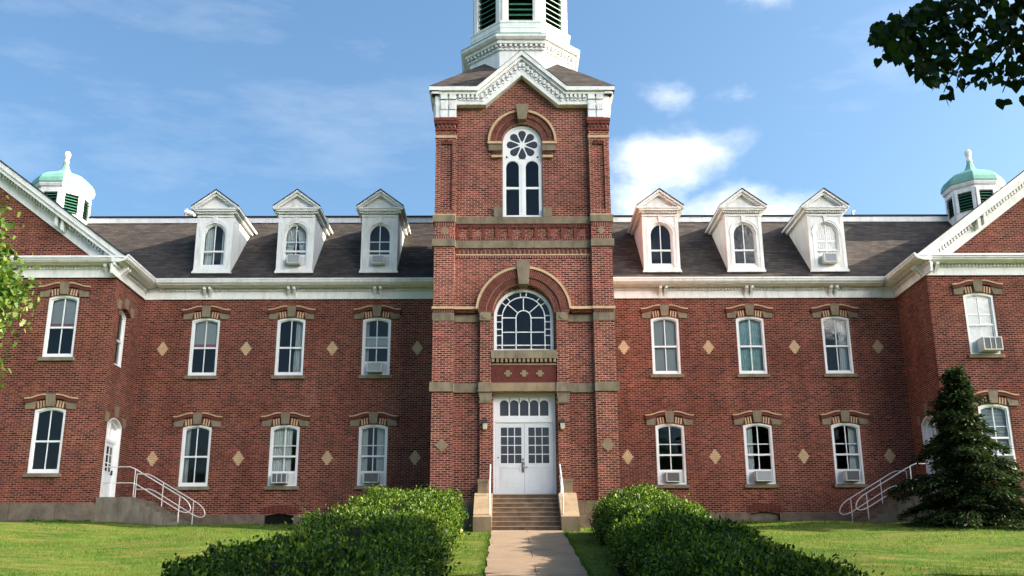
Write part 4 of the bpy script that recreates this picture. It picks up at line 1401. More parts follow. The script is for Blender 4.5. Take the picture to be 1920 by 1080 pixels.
def great_window():
    b = MB()
    zc, y0 = 7.14, FY + .10
    o = [(-1.0, 5.94)] + [(1.0 * math.cos(R(180 - a)), zc + 1.0 * math.sin(R(180 - a))) for a in range(0, 181, 6)] + [(1.0, 5.94)]
    i_ = [(-.90, 5.94)] + [(.90 * math.cos(R(180 - a)), zc + .90 * math.sin(R(180 - a))) for a in range(0, 181, 6)] + [(.90, 5.94)]
    b.strip(o, i_, y0, y0 + .14)
    b.box(-.90, .90, y0, y0 + .14, 5.94, 6.04)
    t = .03
    ya, yb = y0 + .03, y0 + .08
    b.arc(0, zc, .70, .735, 0, 180, 30, ya, yb)
    b.arc(0, zc, .235, .27, 0, 180, 16, ya, yb)
    for s in (-1, 1):
        b.box(s * .70, s * .735, ya, yb, 6.04, zc)
        b.box(s * .235, s * .27, ya, yb, 6.04, zc)
        b.box(s * .27, s * .70, ya, yb, zc - .02, zc + .015)
        for z in (7.22, 7.0, 6.74, 6.53): b.box(s * .735, s * .90, ya, yb, z - .014, z + .014)
        for a in (83, 52, 36):
            q = R(a if s > 0 else 180 - a)
            b.bar((.73 * math.cos(q), zc + .73 * math.sin(q)), (.91 * math.cos(q), zc + .91 * math.sin(q)), t, ya, yb)
        q = R(42 if s > 0 else 138)
        b.bar((.26 * math.cos(q), zc + .26 * math.sin(q)), (.71 * math.cos(q), zc + .71 * math.sin(q)), t, ya, yb)
    b.box(-.016, .016, ya, yb, zc + .26, zc + .71)
    for z in (6.64, 6.19): b.box(-.70, .70, ya, yb, z - .016, z + .016)
    for s in (-1, 1): b.box(s * .735, s * .90, ya, yb, 6.19 - .016, 6.19 + .016)
    w = b.build('arched_window', 'white_clean', B)
    p = MB()
    p.add([(x, y0 + .06, z) for x, z in i_], [tuple(range(len(i_)))])
    p.build('pane', 'glass', w)
    k = MB()
    k.box(-.88, .88, y0 + .35, y0 + .36, 5.98, 6.16)
    k.build('blind', 'cream', w)

    # upper window: two lancets under an eight-petalled wheel
    b = MB()
    y0, zc = FY + .08, 13.50
    o = [(-.69, 10.70)] + [(.69 * math.cos(R(180 - a)), zc + .69 * math.sin(R(180 - a))) for a in range(0, 181, 6)] + [(.69, 10.70)]
    i_ = [(-.60, 10.70)] + [(.60 * math.cos(R(180 - a)), zc + .60 * math.sin(R(180 - a))) for a in range(0, 181, 6)] + [(.60, 10.70)]
    b.strip(o, i_, y0, y0 + .14)
    b.box(-.60, .60, y0, y0 + .14, 10.70, 10.80)
    b.box(-.12, .12, y0 + .01, y0 + .12, 10.80, 12.9)
    b.box(-.025, .025, y0 - .01, y0 + .01, 10.80, 12.75)
    b.box(-.60, .60, y0 + .02, y0 + .12, 11.78, 11.86)
    for s in (-1, 1):
        b.box(s * .57, s * .60, y0 + .01, y0 + .12, 10.8, 12.9)
        ap = [(s * .345 + x, z) for x, z in arch_pts(.45, 12.62, .225)]
        b.strip(ap, [(x, 12.95) for x, z in ap], y0 + .015, y0 + .12)
    plate = [(-.60, 12.94)] + [(.60 * math.cos(R(180 - a)), zc + .60 * math.sin(R(180 - a))) for a in range(0, 181, 6)] + [(.60, 12.94)]
    b.prism(plate, y0 + .03, y0 + .12)
    w = b.build('lancet_window', 'white_clean', B)
    p = MB()
    for j in range(8):
        a = R(45 * j + 90)
        pts = [(.10, 0), (.20, .060), (.30, .100), (.40, .138), (.47, .128), (.525, .085), (.55, .0), (.525, -.085), (.47, -.128), (.40, -.138), (.30, -.100), (.20, -.060)]
        p.add([(x * math.cos(a) - q * math.sin(a), y0 + .026, 13.46 + x * math.sin(a) + q * math.cos(a)) for x, q in pts], [tuple(range(12))])
    for s in (-1, 1):
        p.add([(s * .575, y0 + .026, 12.93), (s * .49, y0 + .026, 12.98), (s * .575, y0 + .026, 13.06)], [(0, 1, 2)])
    p.build('pane', 'glass_dark', w)
    p = MB()
    for s in (-1, 1):
        p.add([(s * .11, y0 + .07, 10.78), (s * .59, y0 + .07, 10.78), (s * .59, y0 + .07, 12.9), (s * .11, y0 + .07, 12.9)], [(0, 1, 2, 3)])
    p.build('pane', 'glass', w)
great_window()

def front_door():
    y0 = FY + .18
    b = MB()
    sym(b, .95, 1.018, y0 - .02, y0 + .15, 1.28, 4.59)
    b.box(-.95, .95, y0 - .02, y0 + .15, 4.44, 4.59)
    b.box(-.95, .95, y0 - .03, y0 + .15, 3.60, 3.72)
    b.box(-.95, .95, y0 - .015, y0 + .15, 3.72, 3.82)
    xs = [-.82 + .328 * i for i in range(6)]
    for x in xs: b.box(x - .022, x + .022, y0, y0 + .1, 3.82, 4.25)
    for i in range(5):
        ap = [((xs[i] + xs[i + 1]) / 2 + x, z) for x, z in arch_pts(.30, 4.20, .145)]
        b.strip(ap, [(x, 4.44) for x, z in ap], y0, y0 + .1)
    sym(b, .80, .95, y0 - .001, y0 + .12, 3.82, 4.44)
    f = b.build('transom_window', 'white_clean', B)
    p = MB()
    p.add([(-.85, y0 + .06, 3.8), (.85, y0 + .06, 3.8), (.85, y0 + .06, 4.42), (-.85, y0 + .06, 4.42)], [(0, 1, 2, 3)])
    p.build('pane', 'glass_dark', f)
    for s in (-1, 1):
        d = MB()
        a0, a1 = (-.945, -.004) if s < 0 else (.004, .945)
        g0, g1 = (-.77, -.10) if s < 0 else (.13, .80)
        yb = y0 + .05
        d.box(a0, g0, y0 + .01, yb, 1.29, 3.60)
        d.box(g1, a1, y0 + .01, yb, 1.29, 3.60)
        d.box(g0, g1, y0 + .01, yb, 3.44, 3.60)
        d.box(g0, g1, y0 + .01, yb, 1.29, 2.28)
        for i in (1, 2): d.box(g0 + (g1 - g0) * i / 3 - .014, g0 + (g1 - g0) * i / 3 + .014, y0 + .02, yb, 2.28, 3.44)
        for i in (1, 2, 3): d.box(g0, g1, y0 + .022, yb, 2.28 + 1.16 * i / 4 - .014, 2.28 + 1.16 * i / 4 + .014)
        for q in (0, 1):
            x0 = g0 + q * .37
            x1 = x0 + .27
            for (u0, u1, z0, z1) in ((x0, x1, 1.52, 1.55), (x0, x1, 2.13, 2.16), (x0, x0 + .025, 1.55, 2.13), (x1 - .025, x1, 1.55, 2.13)):
                d.box(u0, u1, y0 - .006, y0 + .012, z0, z1)
            d.box(x0 + .07, x1 - .07, y0 - .002, y0 + .012, 1.60, 2.08)
        dr = d.build('door', 'door_paint', B)
        p = MB()
        p.add([(g0, y0 + .035, 2.28), (g1, y0 + .035, 2.28), (g1, y0 + .035, 3.44), (g0, y0 + .035, 3.44)], [(0, 1, 2, 3)])
        p.build('pane', 'glass_dark', dr)
        k = MB()
        if s < 0:
            k.tube([(-.05, y0 + .0, 2.40), (-.05, y0 - .02, 2.40)], .035, 12)
            k.tube([(-.05, y0 - .0, 2.27), (-.05, y0 - .06, 2.24), (-.05, y0 - .07, 2.14), (-.05, y0 - .05, 2.06), (-.05, y0, 2.02)], .016, 8)
            k.box(-.085, -.015, y0 - .012, y0 + .012, 1.98, 2.32)
            k.tube([(-.86, y0, 2.46), (-.86, y0 - .02, 2.46)], .028, 10)
        else:
            k.tube([(.06, y0 + .0, 2.15), (.06, y0 - .05, 2.15)], .026, 10)
        k.build('handle', 'brass', dr)
front_door()

def tower_top():
    top = None
    for a in (0, 90, 180, 270):
        M4 = T((0, TC, 0)) @ RZ(a)
        y = -TH
        b = MB()
        main = a in (0, 180)
        ex = TH + .20 if main else TH + .199
        e = .001 if main else 0
        A = [(-TH - .04, 14.84), (-1.28, 14.84), (0, 16.0), (1.28, 14.84), (TH + .04, 14.84)]
        Bt = [(-TH - .04, 15.26), (-1.50, 15.26), (0, 16.62), (1.50, 15.26), (TH + .04, 15.26)]
        b.strip(A, Bt, y - .05 - e, y + .25)
        A = [(-ex, 15.20), (-1.53, 15.20), (0, 16.58), (1.53, 15.20), (ex, 15.20)]
        Bt = [(-ex, 15.30), (-1.56, 15.30), (0, 16.70), (1.56, 15.30), (ex, 15.30)]
        b.strip(A, Bt, y - .16 - e, y + .1)
        ex2 = ex + .05
        A = [(-ex2, 15.305), (-1.57, 15.305), (0, 16.705), (1.57, 15.305), (ex2, 15.305)]
        Bt = [(-ex2, 15.45), (-1.60, 15.45), (0, 16.88), (1.60, 15.45), (ex2, 15.45)]
        b.strip(A, Bt, y - .25 - e, y + .1)
        # paired fluted brackets on the corners
        for s in (-1, 1):
            for x0, x1 in ((2.33, 2.575), (2.635, 2.88)):
                for z0, z1, d in ((14.33, 14.60, .10), (14.62, 14.86, .115), (14.88, 15.0, .09), (15.02, 15.24, .15)):
                    b.box(s * x0, s * x1, y - d, y - .04, z0, z1)
                for i in range(3): b.box(s * (x0 + .04 + i * .075), s * (x0 + .075 + i * .075), y - .13, y - .10, 14.63, 14.85)
            b.box(s * 2.32, s * (TH + .02 + e), y - .055, y - .0, 14.32, 14.845)
        b.xf(M4)
        c = b.build('tower_cornice', 'white', TW)
        d = MB()
        for s in (-1, 1):
            for i in range(5):
                x = s * (1.60 + i * .15)
                d.box(x - .042, x + .042, y - .15, y - .05, 15.06, 15.19)
                d.box(x - .042, x + .042, y - .09, y - .05, 14.98, 15.05)
            for i in range(10):
                x = s * (.07 + i * .148)
                z = 16.50 - abs(x) * .922
                d.box(x - .042, x + .042, y - .15, y - .05, z - .15, z)
                d.box(x - .042, x + .042, y - .09, y - .05, z - .24, z - .16)
        bd = [(-2.32, 14.98), (-1.5, 14.98), (0, 16.30), (1.5, 14.98), (2.32, 14.98)]
        d.strip(bd, [(x, z + .20) for x, z in bd], y - .058, y - .045)
        d.xf(M4)
        d.build('tower_dentils', 'white', TW)
    r = MB()
    h = TH + .26
    for a in (0, 90, 180, 270):
        q = MB()
        q.add([(-1.61, -h - .01, 15.46), (0, -h - .01, 16.895), (0, -h + 1.43, 16.895)], [(0, 1, 2)])
        q.add([(1.61, -h - .01, 15.46), (0, -h - .01, 16.895), (0, -h + 1.43, 16.895)], [(0, 1, 2)])
        for s in (-1, 1):
            q.add([(s * h, -h, 15.465), (s * 1.61, -h, 15.465), (0, -h + 1.43, 16.895), (0, 0, 15.465 + h)], [(0, 1, 2, 3)])
        q.xf(T((0, TC, 0)) @ RZ(a))
        r.add(q.v, q.f)
    r.build('tower_roof', 'shingle', TW)

    # octagonal drum and belfry
    b = MB()
    b.ngon_lathe(0, TC, [(1.94, 15.6), (1.94, 17.60), (1.99, 17.62), (1.99, 17.70), (1.95, 17.72), (1.95, 17.80), (2.12, 17.84), (2.12, 17.95),
                         (2.20, 17.97), (2.27, 18.05), (2.27, 18.16)])
    bf = b.build('belfry', 'white', B)
    c = MB()
    c.ngon_lathe(0, TC, [(2.29, 18.16), (2.29, 18.18), (1.93, 18.36), (1.80, 18.37)])
    c.build('belfry_flashing', 'copper', bf)
    d = MB()
    for j in range(8):
        a = R(45 * j - 90)
        M4 = T((math.cos(a) * 1.94, TC + math.sin(a) * 1.94, 0)) @ Matrix.Rotation(a + math.pi / 2, 4, 'Z')
        q = MB()
        n = 9
        for i in range(n):
            x = -.76 + i * .19
            q.box(x - .045, x + .045, -.15, -.02, 17.73, 17.84)
            q.box(x - .045, x + .045, -.075, -.02, 17.63, 17.715)
        q.box(-.79, .79, -.04, -.01, 17.62, 17.85)
        q.xf(M4)
        q.build('belfry_dentils', 'white', bf)
    p = MB()
    p.ngon_lathe(0, TC, [(1.88, 18.35), (1.88, 18.60), (1.90, 18.62), (1.90, 18.80), (1.93, 18.84), (1.93, 18.90), (1.7, 18.92)])
    p.build('belfry_plinth', 'white', bf)
    w = MB()
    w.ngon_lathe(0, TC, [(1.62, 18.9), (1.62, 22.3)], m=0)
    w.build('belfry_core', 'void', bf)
    for j in range(8):
        a = R(45 * j - 90)
        M4 = T((math.cos(a) * 1.80, TC + math.sin(a) * 1.80, 0)) @ Matrix.Rotation(a + math.pi / 2, 4, 'Z')
        q = MB()
        for s in (-1, 1):
            q.box(s * .46, s * .742, -.0, .15, 18.92, 22.3)
            q.box(s * .53, s * .70, -.035, .0, 18.93, 22.3)
        q.box(-.46, .46, .0, .15, 21.6, 22.3)
        q.xf(M4)
        q.build('belfry_post', 'white', bf)
        g = MB()
        for i in range(11):
            z = 18.97 + i * .232
            g.add([(-.455, -.01, z), (.455, -.01, z), (.455, .11, z + .12), (-.455, .11, z + .12)], [(0, 1, 2, 3)])
            g.add([(-.455, -.012, z - .03), (.455, -.012, z - .03), (.455, -.012, z), (-.455, -.012, z)], [(0, 1, 2, 3)])
        g.xf(M4)
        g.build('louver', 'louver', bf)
    e = MB()
    e.ngon_lathe(0, TC, [(1.80, 22.3), (1.9, 22.35), (2.15, 22.5), (2.2, 22.65), (1.9, 22.7)])
    e.build('belfry_cornice', 'white', bf)
    s = MB()
    s.ngon_lathe(0, TC, [(2.0, 22.68), (1.98, 23.0), (1.75, 23.6), (1.2, 24.2), (.6, 24.6), (.25, 25.0), (.12, 26.0), (.03, 26.6)])
    s.build('belfry_dome', 'copper', bf)
tower_top()

# ------------------------------------------------------------------ air conditioners in the windows
def ac_unit(x, y, z, label, style='dark', w=.56, h=.37, d=.30, rot=0.0):
    o = empty('air_conditioner', (x, y, z), label, 'air conditioner', 'air conditioners in the windows', rot)
    b = MB()
    t = .03
    b.box(-w / 2, w / 2, -d + .03, .2, .0, h)
    b.box(-w / 2, w / 2, -d, -d + .03, 0, t); b.box(-w / 2, w / 2, -d, -d + .03, h - t, h)
    b.box(-w / 2, -w / 2 + t, -d, -d + .03, t, h - t); b.box(w / 2 - t, w / 2, -d, -d + .03, t, h - t)
    if style == 'bars':
        for q in (-1, 1): b.box(q * .085 - .012, q * .085 + .012, -d - .002, -d + .03, t, h - t)
    for i in range(5): b.box(-w / 2 - .003, -w / 2, -d + .06, -d + .2, .06 + i * .05, .08 + i * .05)
    b.build('casing', 'ac', o)
    g = MB()
    g.box(-w / 2 + t, w / 2 - t, -d + .015, -d + .029, t, h - t)
    n = 9
    for i in range(n):
        zz = t + (h - 2 * t) * (i + .5) / n
        g.box(-w / 2 + t, w / 2 - t, -d + .008, -d + .015, zz - .006, zz + .006)
    g.build('grille', 'ac_grey' if style == 'pale' else 'ac_grille', o)
    return o
ac_unit(-5.52, 0, Z_UP + .09, 'pale air conditioner in the upper window just left of the tower', 'pale')
ac_unit(-8.83, 0, Z_LO + .09, 'air conditioner with three dark grille bays in the ground floor window left of the tower', 'bars')
ac_unit(-5.50, 0, Z_LO + .09, 'dark grilled air conditioner in the ground floor window behind the left hedge, nearest the tower')
ac_unit(5.50, 0, Z_LO + .09, 'dark grilled air conditioner flush in the ground floor window just right of the tower', 'dark', .50, .36, .16)
ac_unit(8.78, 0, Z_LO + .09, 'blue grey air conditioner jutting from the middle ground floor window right of the tower', 'pale', .58, .38, .34)
ac_unit(12.02, 0, Z_LO + .09, 'air conditioner in the ground floor window beside the right side steps', 'dark', .50, .38, .32)
ac_unit(16.35, -PW, Z_UP + .17, 'large air conditioner with barred grille in the upper window of the right wing', 'bars', .66, .46, .40)
ac_unit(16.30, -PW, Z_LO + .27, 'dark air conditioner half hidden by the evergreen in the right wing ground floor window', 'dark', .56, .38, .28)
ac_unit(-8.74, -.22, 10.38, 'grey air conditioner in the dormer with tied back curtains', 'pale', .50, .36, .28)
ac_unit(-5.49, -.22, 10.38, 'pale air conditioner in the dark dormer window nearest the tower on the left', 'pale', .48, .33, .26)
ac_unit(11.92, -.22, 10.38, 'cream air conditioner in the rightmost dormer under white curtains', 'pale', .50, .36, .28)

# ------------------------------------------------------------------ steps, rails, lamps
def front_steps():
    o = empty('stone_steps', (0, -6.9, 0), 'broad brown stone steps with buff cheek walls up to the white front doors', 'steps')
    P = lambda b, n, m: b.build(n, m, o, (0, 6.9, 0))
    b = MB()
    n, rise, run, y = 8, 1.27 / 8, .285, -6.72
    for i in range(n):
        b.box(-1.03, 1.03, y + i * run, -4.3 if i < n - 1 else FY + .2, i * rise - .05, (i + 1) * rise - .026, 0)
        b.box(-1.03, 1.03, y + i * run - .025, y + (i + 1) * run + .05 if i < n - 1 else FY + .2, (i + 1) * rise - .025, (i + 1) * rise, 1)
    P(b, 'step', ['step', 'tread'])
    for s in (-1, 1):
        b = MB()
        pts = [(-6.92, -.3), (-6.92, .42), (-6.72, .44), (-5.45, 1.24), (-5.30, 1.25), (-4.7, 1.25), (-4.7, -.3)]
        x0, x1 = sorted((s * 1.035, s * 1.585))
        b.prism(pts, x0, x1, 0, 'x')
        b.box(s * 1.17, s * 1.49, -5.32, -4.72, 1.252, 1.68, 0)
        b.box(s * 1.15, s * 1.51, -5.34, -4.72, 1.60, 1.685, 0)
        P(b, 'cheek_wall', 'stone_light')
front_steps()

def entry_rail(s, label):
    o = empty('handrail', (s * 1.12, -6.6, .5), label, 'handrail', 'handrails on the front steps')
    b = MB()
    x = s * 1.10
    b.tube([(x, -4.9, 2.15), (x, -5.15, 2.15), (x, -6.55, 1.30), (x + .0, -6.66, 1.20), (x, -6.68, 1.05), (x, -6.62, .52)], .022, 8)
    b.tube([(x, -5.6, 1.88), (x, -5.6, 1.20)], .018, 8)
    b.tube([(x, -5.15, 1.80), (x, -6.6, .92)], .015, 8)
    b.build('rail', 'rail', o, tuple(-v for v in o.location))
entry_rail(-1, 'thin steel handrail on the left cheek wall of the front steps')
entry_rail(1, 'thin steel handrail on the right cheek wall of the front steps')

def side_steps(s, label):
    o = empty('concrete_steps', (s * 13.8, -1.5, .5), label, 'steps')
    b = MB()
    x0 = WX0 - .075
    zb = .2
    n = 6
    b.box(s * x0, s * 13.15, -2.78, -.1, zb, 1.40)
    for i in range(1, n):
        b.box(s * (13.15 - (i - 1) * .31), s * (13.15 - i * .31), -2.77, -.1, zb, 1.40 - i * .165)
    b.build('step', 'concrete', o, tuple(-v for v in o.location))
side_steps(-1, 'stained concrete side steps below the white door of the left wing')
side_steps(1, 'concrete side steps half hidden by the evergreen at the right wing')

def side_rail(s, y, dx, label, x0, posts):
    """pipe railing with two rails joined by a rounded end"""
    o = empty('pipe_railing', (s * 12.5, y, .5), label, 'railing', 'pipe railings on the side steps')
    b = MB()
    T0, T1 = 2.42, 1.88
    def P(x, z): return (s * (x - dx), y, z)
    xe = 11.2
    # top rail, rounded nose, lower rail
    a = [P(x0, T0), P(13.40, T0), P(13.22, T0 - .07)]
    top_end = (11.20, 1.34)
    path = a + [P(11.64, 1.45)]
    cx, cz, r = 11.27, 1.02, .235
    sl = math.atan2(T0 - .07 - 1.45, 13.22 - 11.64)
    low = [P(13.30, T1), P(13.12, T1 - .05), P(11.68, .99)]
    # nose from (11.42,1.36) bulging to smaller x, then back to the lower rail
    nose = []
    p0, p3 = (11.64, 1.45), (11.68, .99)
    p1, p2 = (11.06, 1.16), (11.10, .66)
    for i in range(1, 13):
        t = i / 13
        q = [(1 - t) ** 3 * p0[k] + 3 * (1 - t) ** 2 * t * p1[k] + 3 * (1 - t) * t * t * p2[k] + t ** 3 * p3[k] for k in (0, 1)]
        nose.append(P(*q))
    b.tube(path + nose + list(reversed(low)) + [P(x0, T1)], .0185, 8)
    def g(x): return float(gz(s * (x - dx), y)) - .1
    def stepz(x):
        if x > 13.15: return 1.40
        k = int((13.15 - x) / .31) + 1
        return max(1.40 - k * .165, g(x)) if k < 6 else g(x)
    b.tube([P(x0, T0), P(x0, 1.40)], .016, 8)
    for x in posts:
        zt = T0 - .09 - (13.16 - x) * math.tan(sl)
        b.tube([P(x, zt), P(x, stepz(x) - .05)], .016, 8)
    b.build('rail', 'rail', o, tuple(-v for v in o.location))
side_rail(-1, -2.66, 0, 'white pipe railing on the lawn edge of the left side steps', 14.27, (13.20, 11.62))
side_rail(-1, -.42, -.15, 'white pipe railing against the brick wall of the left side steps', 13.78, (12.80, 11.66))
side_rail(1, -2.66, 0, 'white pipe railing on the lawn edge of the right side steps', 14.27, (13.20, 11.62))
side_rail(1, -.42, -.15, 'white pipe railing against the brick wall of the right side steps', 13.78, (12.80, 11.66))

def wall_lamp(x, label):
    o = empty('wall_lamp', (x, TY, 3.3), label, 'wall lamp', 'lanterns beside the front door')
    b = MB()
    b.prism([(-.085, .21), (.085, .21), (.065, .32), (-.065, .32)], -.20, -.03)
    b.box(-.05, .05, -.06, 0, .1, .30)
    b.box(-.10, .10, -.215, -.02, .195, .212)
    b.build('lamp_cap', 'black', o)
    g = MB()
    g.prism([(-.055, .0), (.055, .0), (.075, .192), (-.075, .192)], -.185, -.055)
    g.build('lamp_glass', 'lamp_glass', o)
wall_lamp(-1.28, 'cream glass wall lantern with black cap left of the front door')
wall_lamp(1.22, 'cream glass wall lantern with black cap right of the front door')

# ------------------------------------------------------------------ hedges
def hedge(cx0, cx1, hw0, hw1, y0, y1, h0, h1, label, n, seed, pw=.55):
    """clipped shrub hedge running down the slope beside the path"""
    g = np.random.default_rng(seed)
    o = empty('hedge', ((cx0 + cx1) / 2, (y0 + y1) / 2, float(gz(cx0, (y0 + y1) / 2))), label, 'hedge', 'hedges along the path')
    inv = np.array([-v for v in o.location])
    ph = g.uniform(0, 6.28, 8)
    def prof(t, th, k=1.0):
        """t along 0..1, th angle across 0..pi; returns point on the hedge surface and normal"""
        y = y0 + (y1 - y0) * t
        cx = cx0 + (cx1 - cx0) * t
        hw = hw0 + (hw1 - hw0) * t
        h = h0 + (h1 - h0) * t
        L = abs(y1 - y0)
        endr = np.clip(np.minimum(t, 1 - t) * L / 1.0, 0, 1)
        e = np.sqrt(1 - (1 - endr) ** 2) * .75 + .25 * endr ** .3
        bump = 1 + .07 * np.sin(t * 19 + ph[0] + th * 2) + .06 * np.sin(t * 41 + ph[1] - th * 3) + .05 * np.sin(th * 7 + t * 63 + ph[2]) + .035 * np.sin(t * 131 + th * 5 + ph[3])
        c, s = np.cos(th), np.sin(th)
        X = np.sign(c) * np.abs(c) ** pw * hw * bump * k * (.55 + .45 * e)
        Z = np.abs(s) ** pw * h * bump * k * e
        return np.stack([cx + X, y, gz(cx + X, y) - .05 + Z], -1), np.stack([c * 1.0, np.zeros_like(c), s * 1.2], -1)
    nt, na = 90, 16
    tt, aa = np.meshgrid(np.linspace(0, 1, nt), np.linspace(0, np.pi, na), indexing='ij')
    P, _ = prof(tt, aa, .86)
    V = (P.reshape(-1, 3) + inv).tolist()
    F = [(i * na + j, i * na + j + 1, (i + 1) * na + j + 1, (i + 1) * na + j) for i in range(nt - 1) for j in range(na - 1)]
    F += [tuple(range(na)), tuple((nt - 1) * na + j for j in range(na))]
    me = bpy.data.meshes.new('twigs')
    me.from_pydata(V, [], F)
    me.materials.append(M['hedge_core'])
    link('twigs', me, o)
    t = g.random(n)
    th = np.arccos(g.uniform(-1, 1, n))
    P, N = prof(t, th, g.uniform(.82, 1.02, n) + (g.random(n) < .10) * g.uniform(0, .10, n))
    endn = np.where(t < .05, 1.0, np.where(t > .95, -1.0, 0.0)) * (1 if y0 > y1 else -1)
    N[:, 1] += endn
    N = unit(N)
    D = unit(N * .55 + g.normal(0, .62, (n, 3)) + np.array([0, 0, .30]))
    FN = unit(N + g.normal(0, .75, (n, 3)))
    L = g.uniform(.040, .078, n) * np.where(g.random(n) < .1, 1.3, 1)
    V = leaf_polys(P + inv, D, FN, L, L * .55, OVAL, .12)
    link('leaves', fast_mesh('leaves', V, 6, 'hedge_leaf'), o)
hedge(-3.25, -3.15, 1.38, 1.50, -7.2, -28.0, 1.36, 1.05, 'clipped leafy green hedge on the left side of the path', 120000, 3)
hedge(3.1, 2.66, 1.25, 1.22, -7.3, -26.0, 1.36, 1.0, 'clipped leafy green hedge on the right side of the path', 115000, 4, .8)

# ------------------------------------------------------------------ trees
def tree_limbs(b, base, top, r, branches, g, spread, rise):
    base, top = Vector(base), Vector(top)
    path = [base.lerp(top, i / 6) + Vector((g.normal(0, .06), g.normal(0, .06), 0)) * (i > 0) for i in range(7)]
    b.tube(path, r, 10, 0, r * .35)
    ends = []
    for i in range(branches):
        t = g.uniform(.35, .98)
        p = base.lerp(top, t)
        a = g.uniform(0, 6.283)
        q = p + Vector((math.cos(a) * spread, math.sin(a) * spread, rise)) * g.uniform(.5, 1.0) * (1.15 - t * .5)
        m = p.lerp(q, .5) + Vector((0, 0, .12 * spread * .5))
        b.tube([p, m, q], r * .28, 6, 0, r * .05)
        ends.append(q)
    return ends

def broadleaf(name, base, ctr, rad, n, size, mat, shape, label, seed, trunk_r=.22, clumps=40, keep=None, group=None, spread=.17):
    g = np.random.default_rng(seed)
    o = empty(name, base, label, 'tree', group)
    inv = -np.array(base)
    b = MB()
    ends = tree_limbs(b, base, (ctr[0], ctr[1], ctr[2] + rad[2] * .5), trunk_r, 16, g, rad[0] * .8, rad[2] * .35)
    b.v = [tuple(np.array(p) + inv) for p in b.v]
    b.build('trunk', 'bark', o)
    # leaf clumps spread through the crown
    C = unit(g.normal(0, 1, (clumps, 3))) * (g.random((clumps, 1)) ** .38) * np.array(rad) + np.array(ctr)
    idx = g.integers(0, clumps, n)
    P = C[idx] + g.normal(0, 1, (n, 3)) * np.array(rad) * spread
    if keep is not None:
        P = P[keep(P)]
    n = len(P)
    D = unit(g.normal(0, .7, (n, 3)) + np.array([0, 0, -.7]))
    N = unit(g.normal(0, .8, (n, 3)) + np.array([0, 0, .8]))
    L = g.uniform(.75, 1.25, n) * size
    V = leaf_polys(P + inv, D, N, L, L * .85, shape, .08)
    link('leaves', fast_mesh('leaves', V, len(shape), mat), o)
    return o

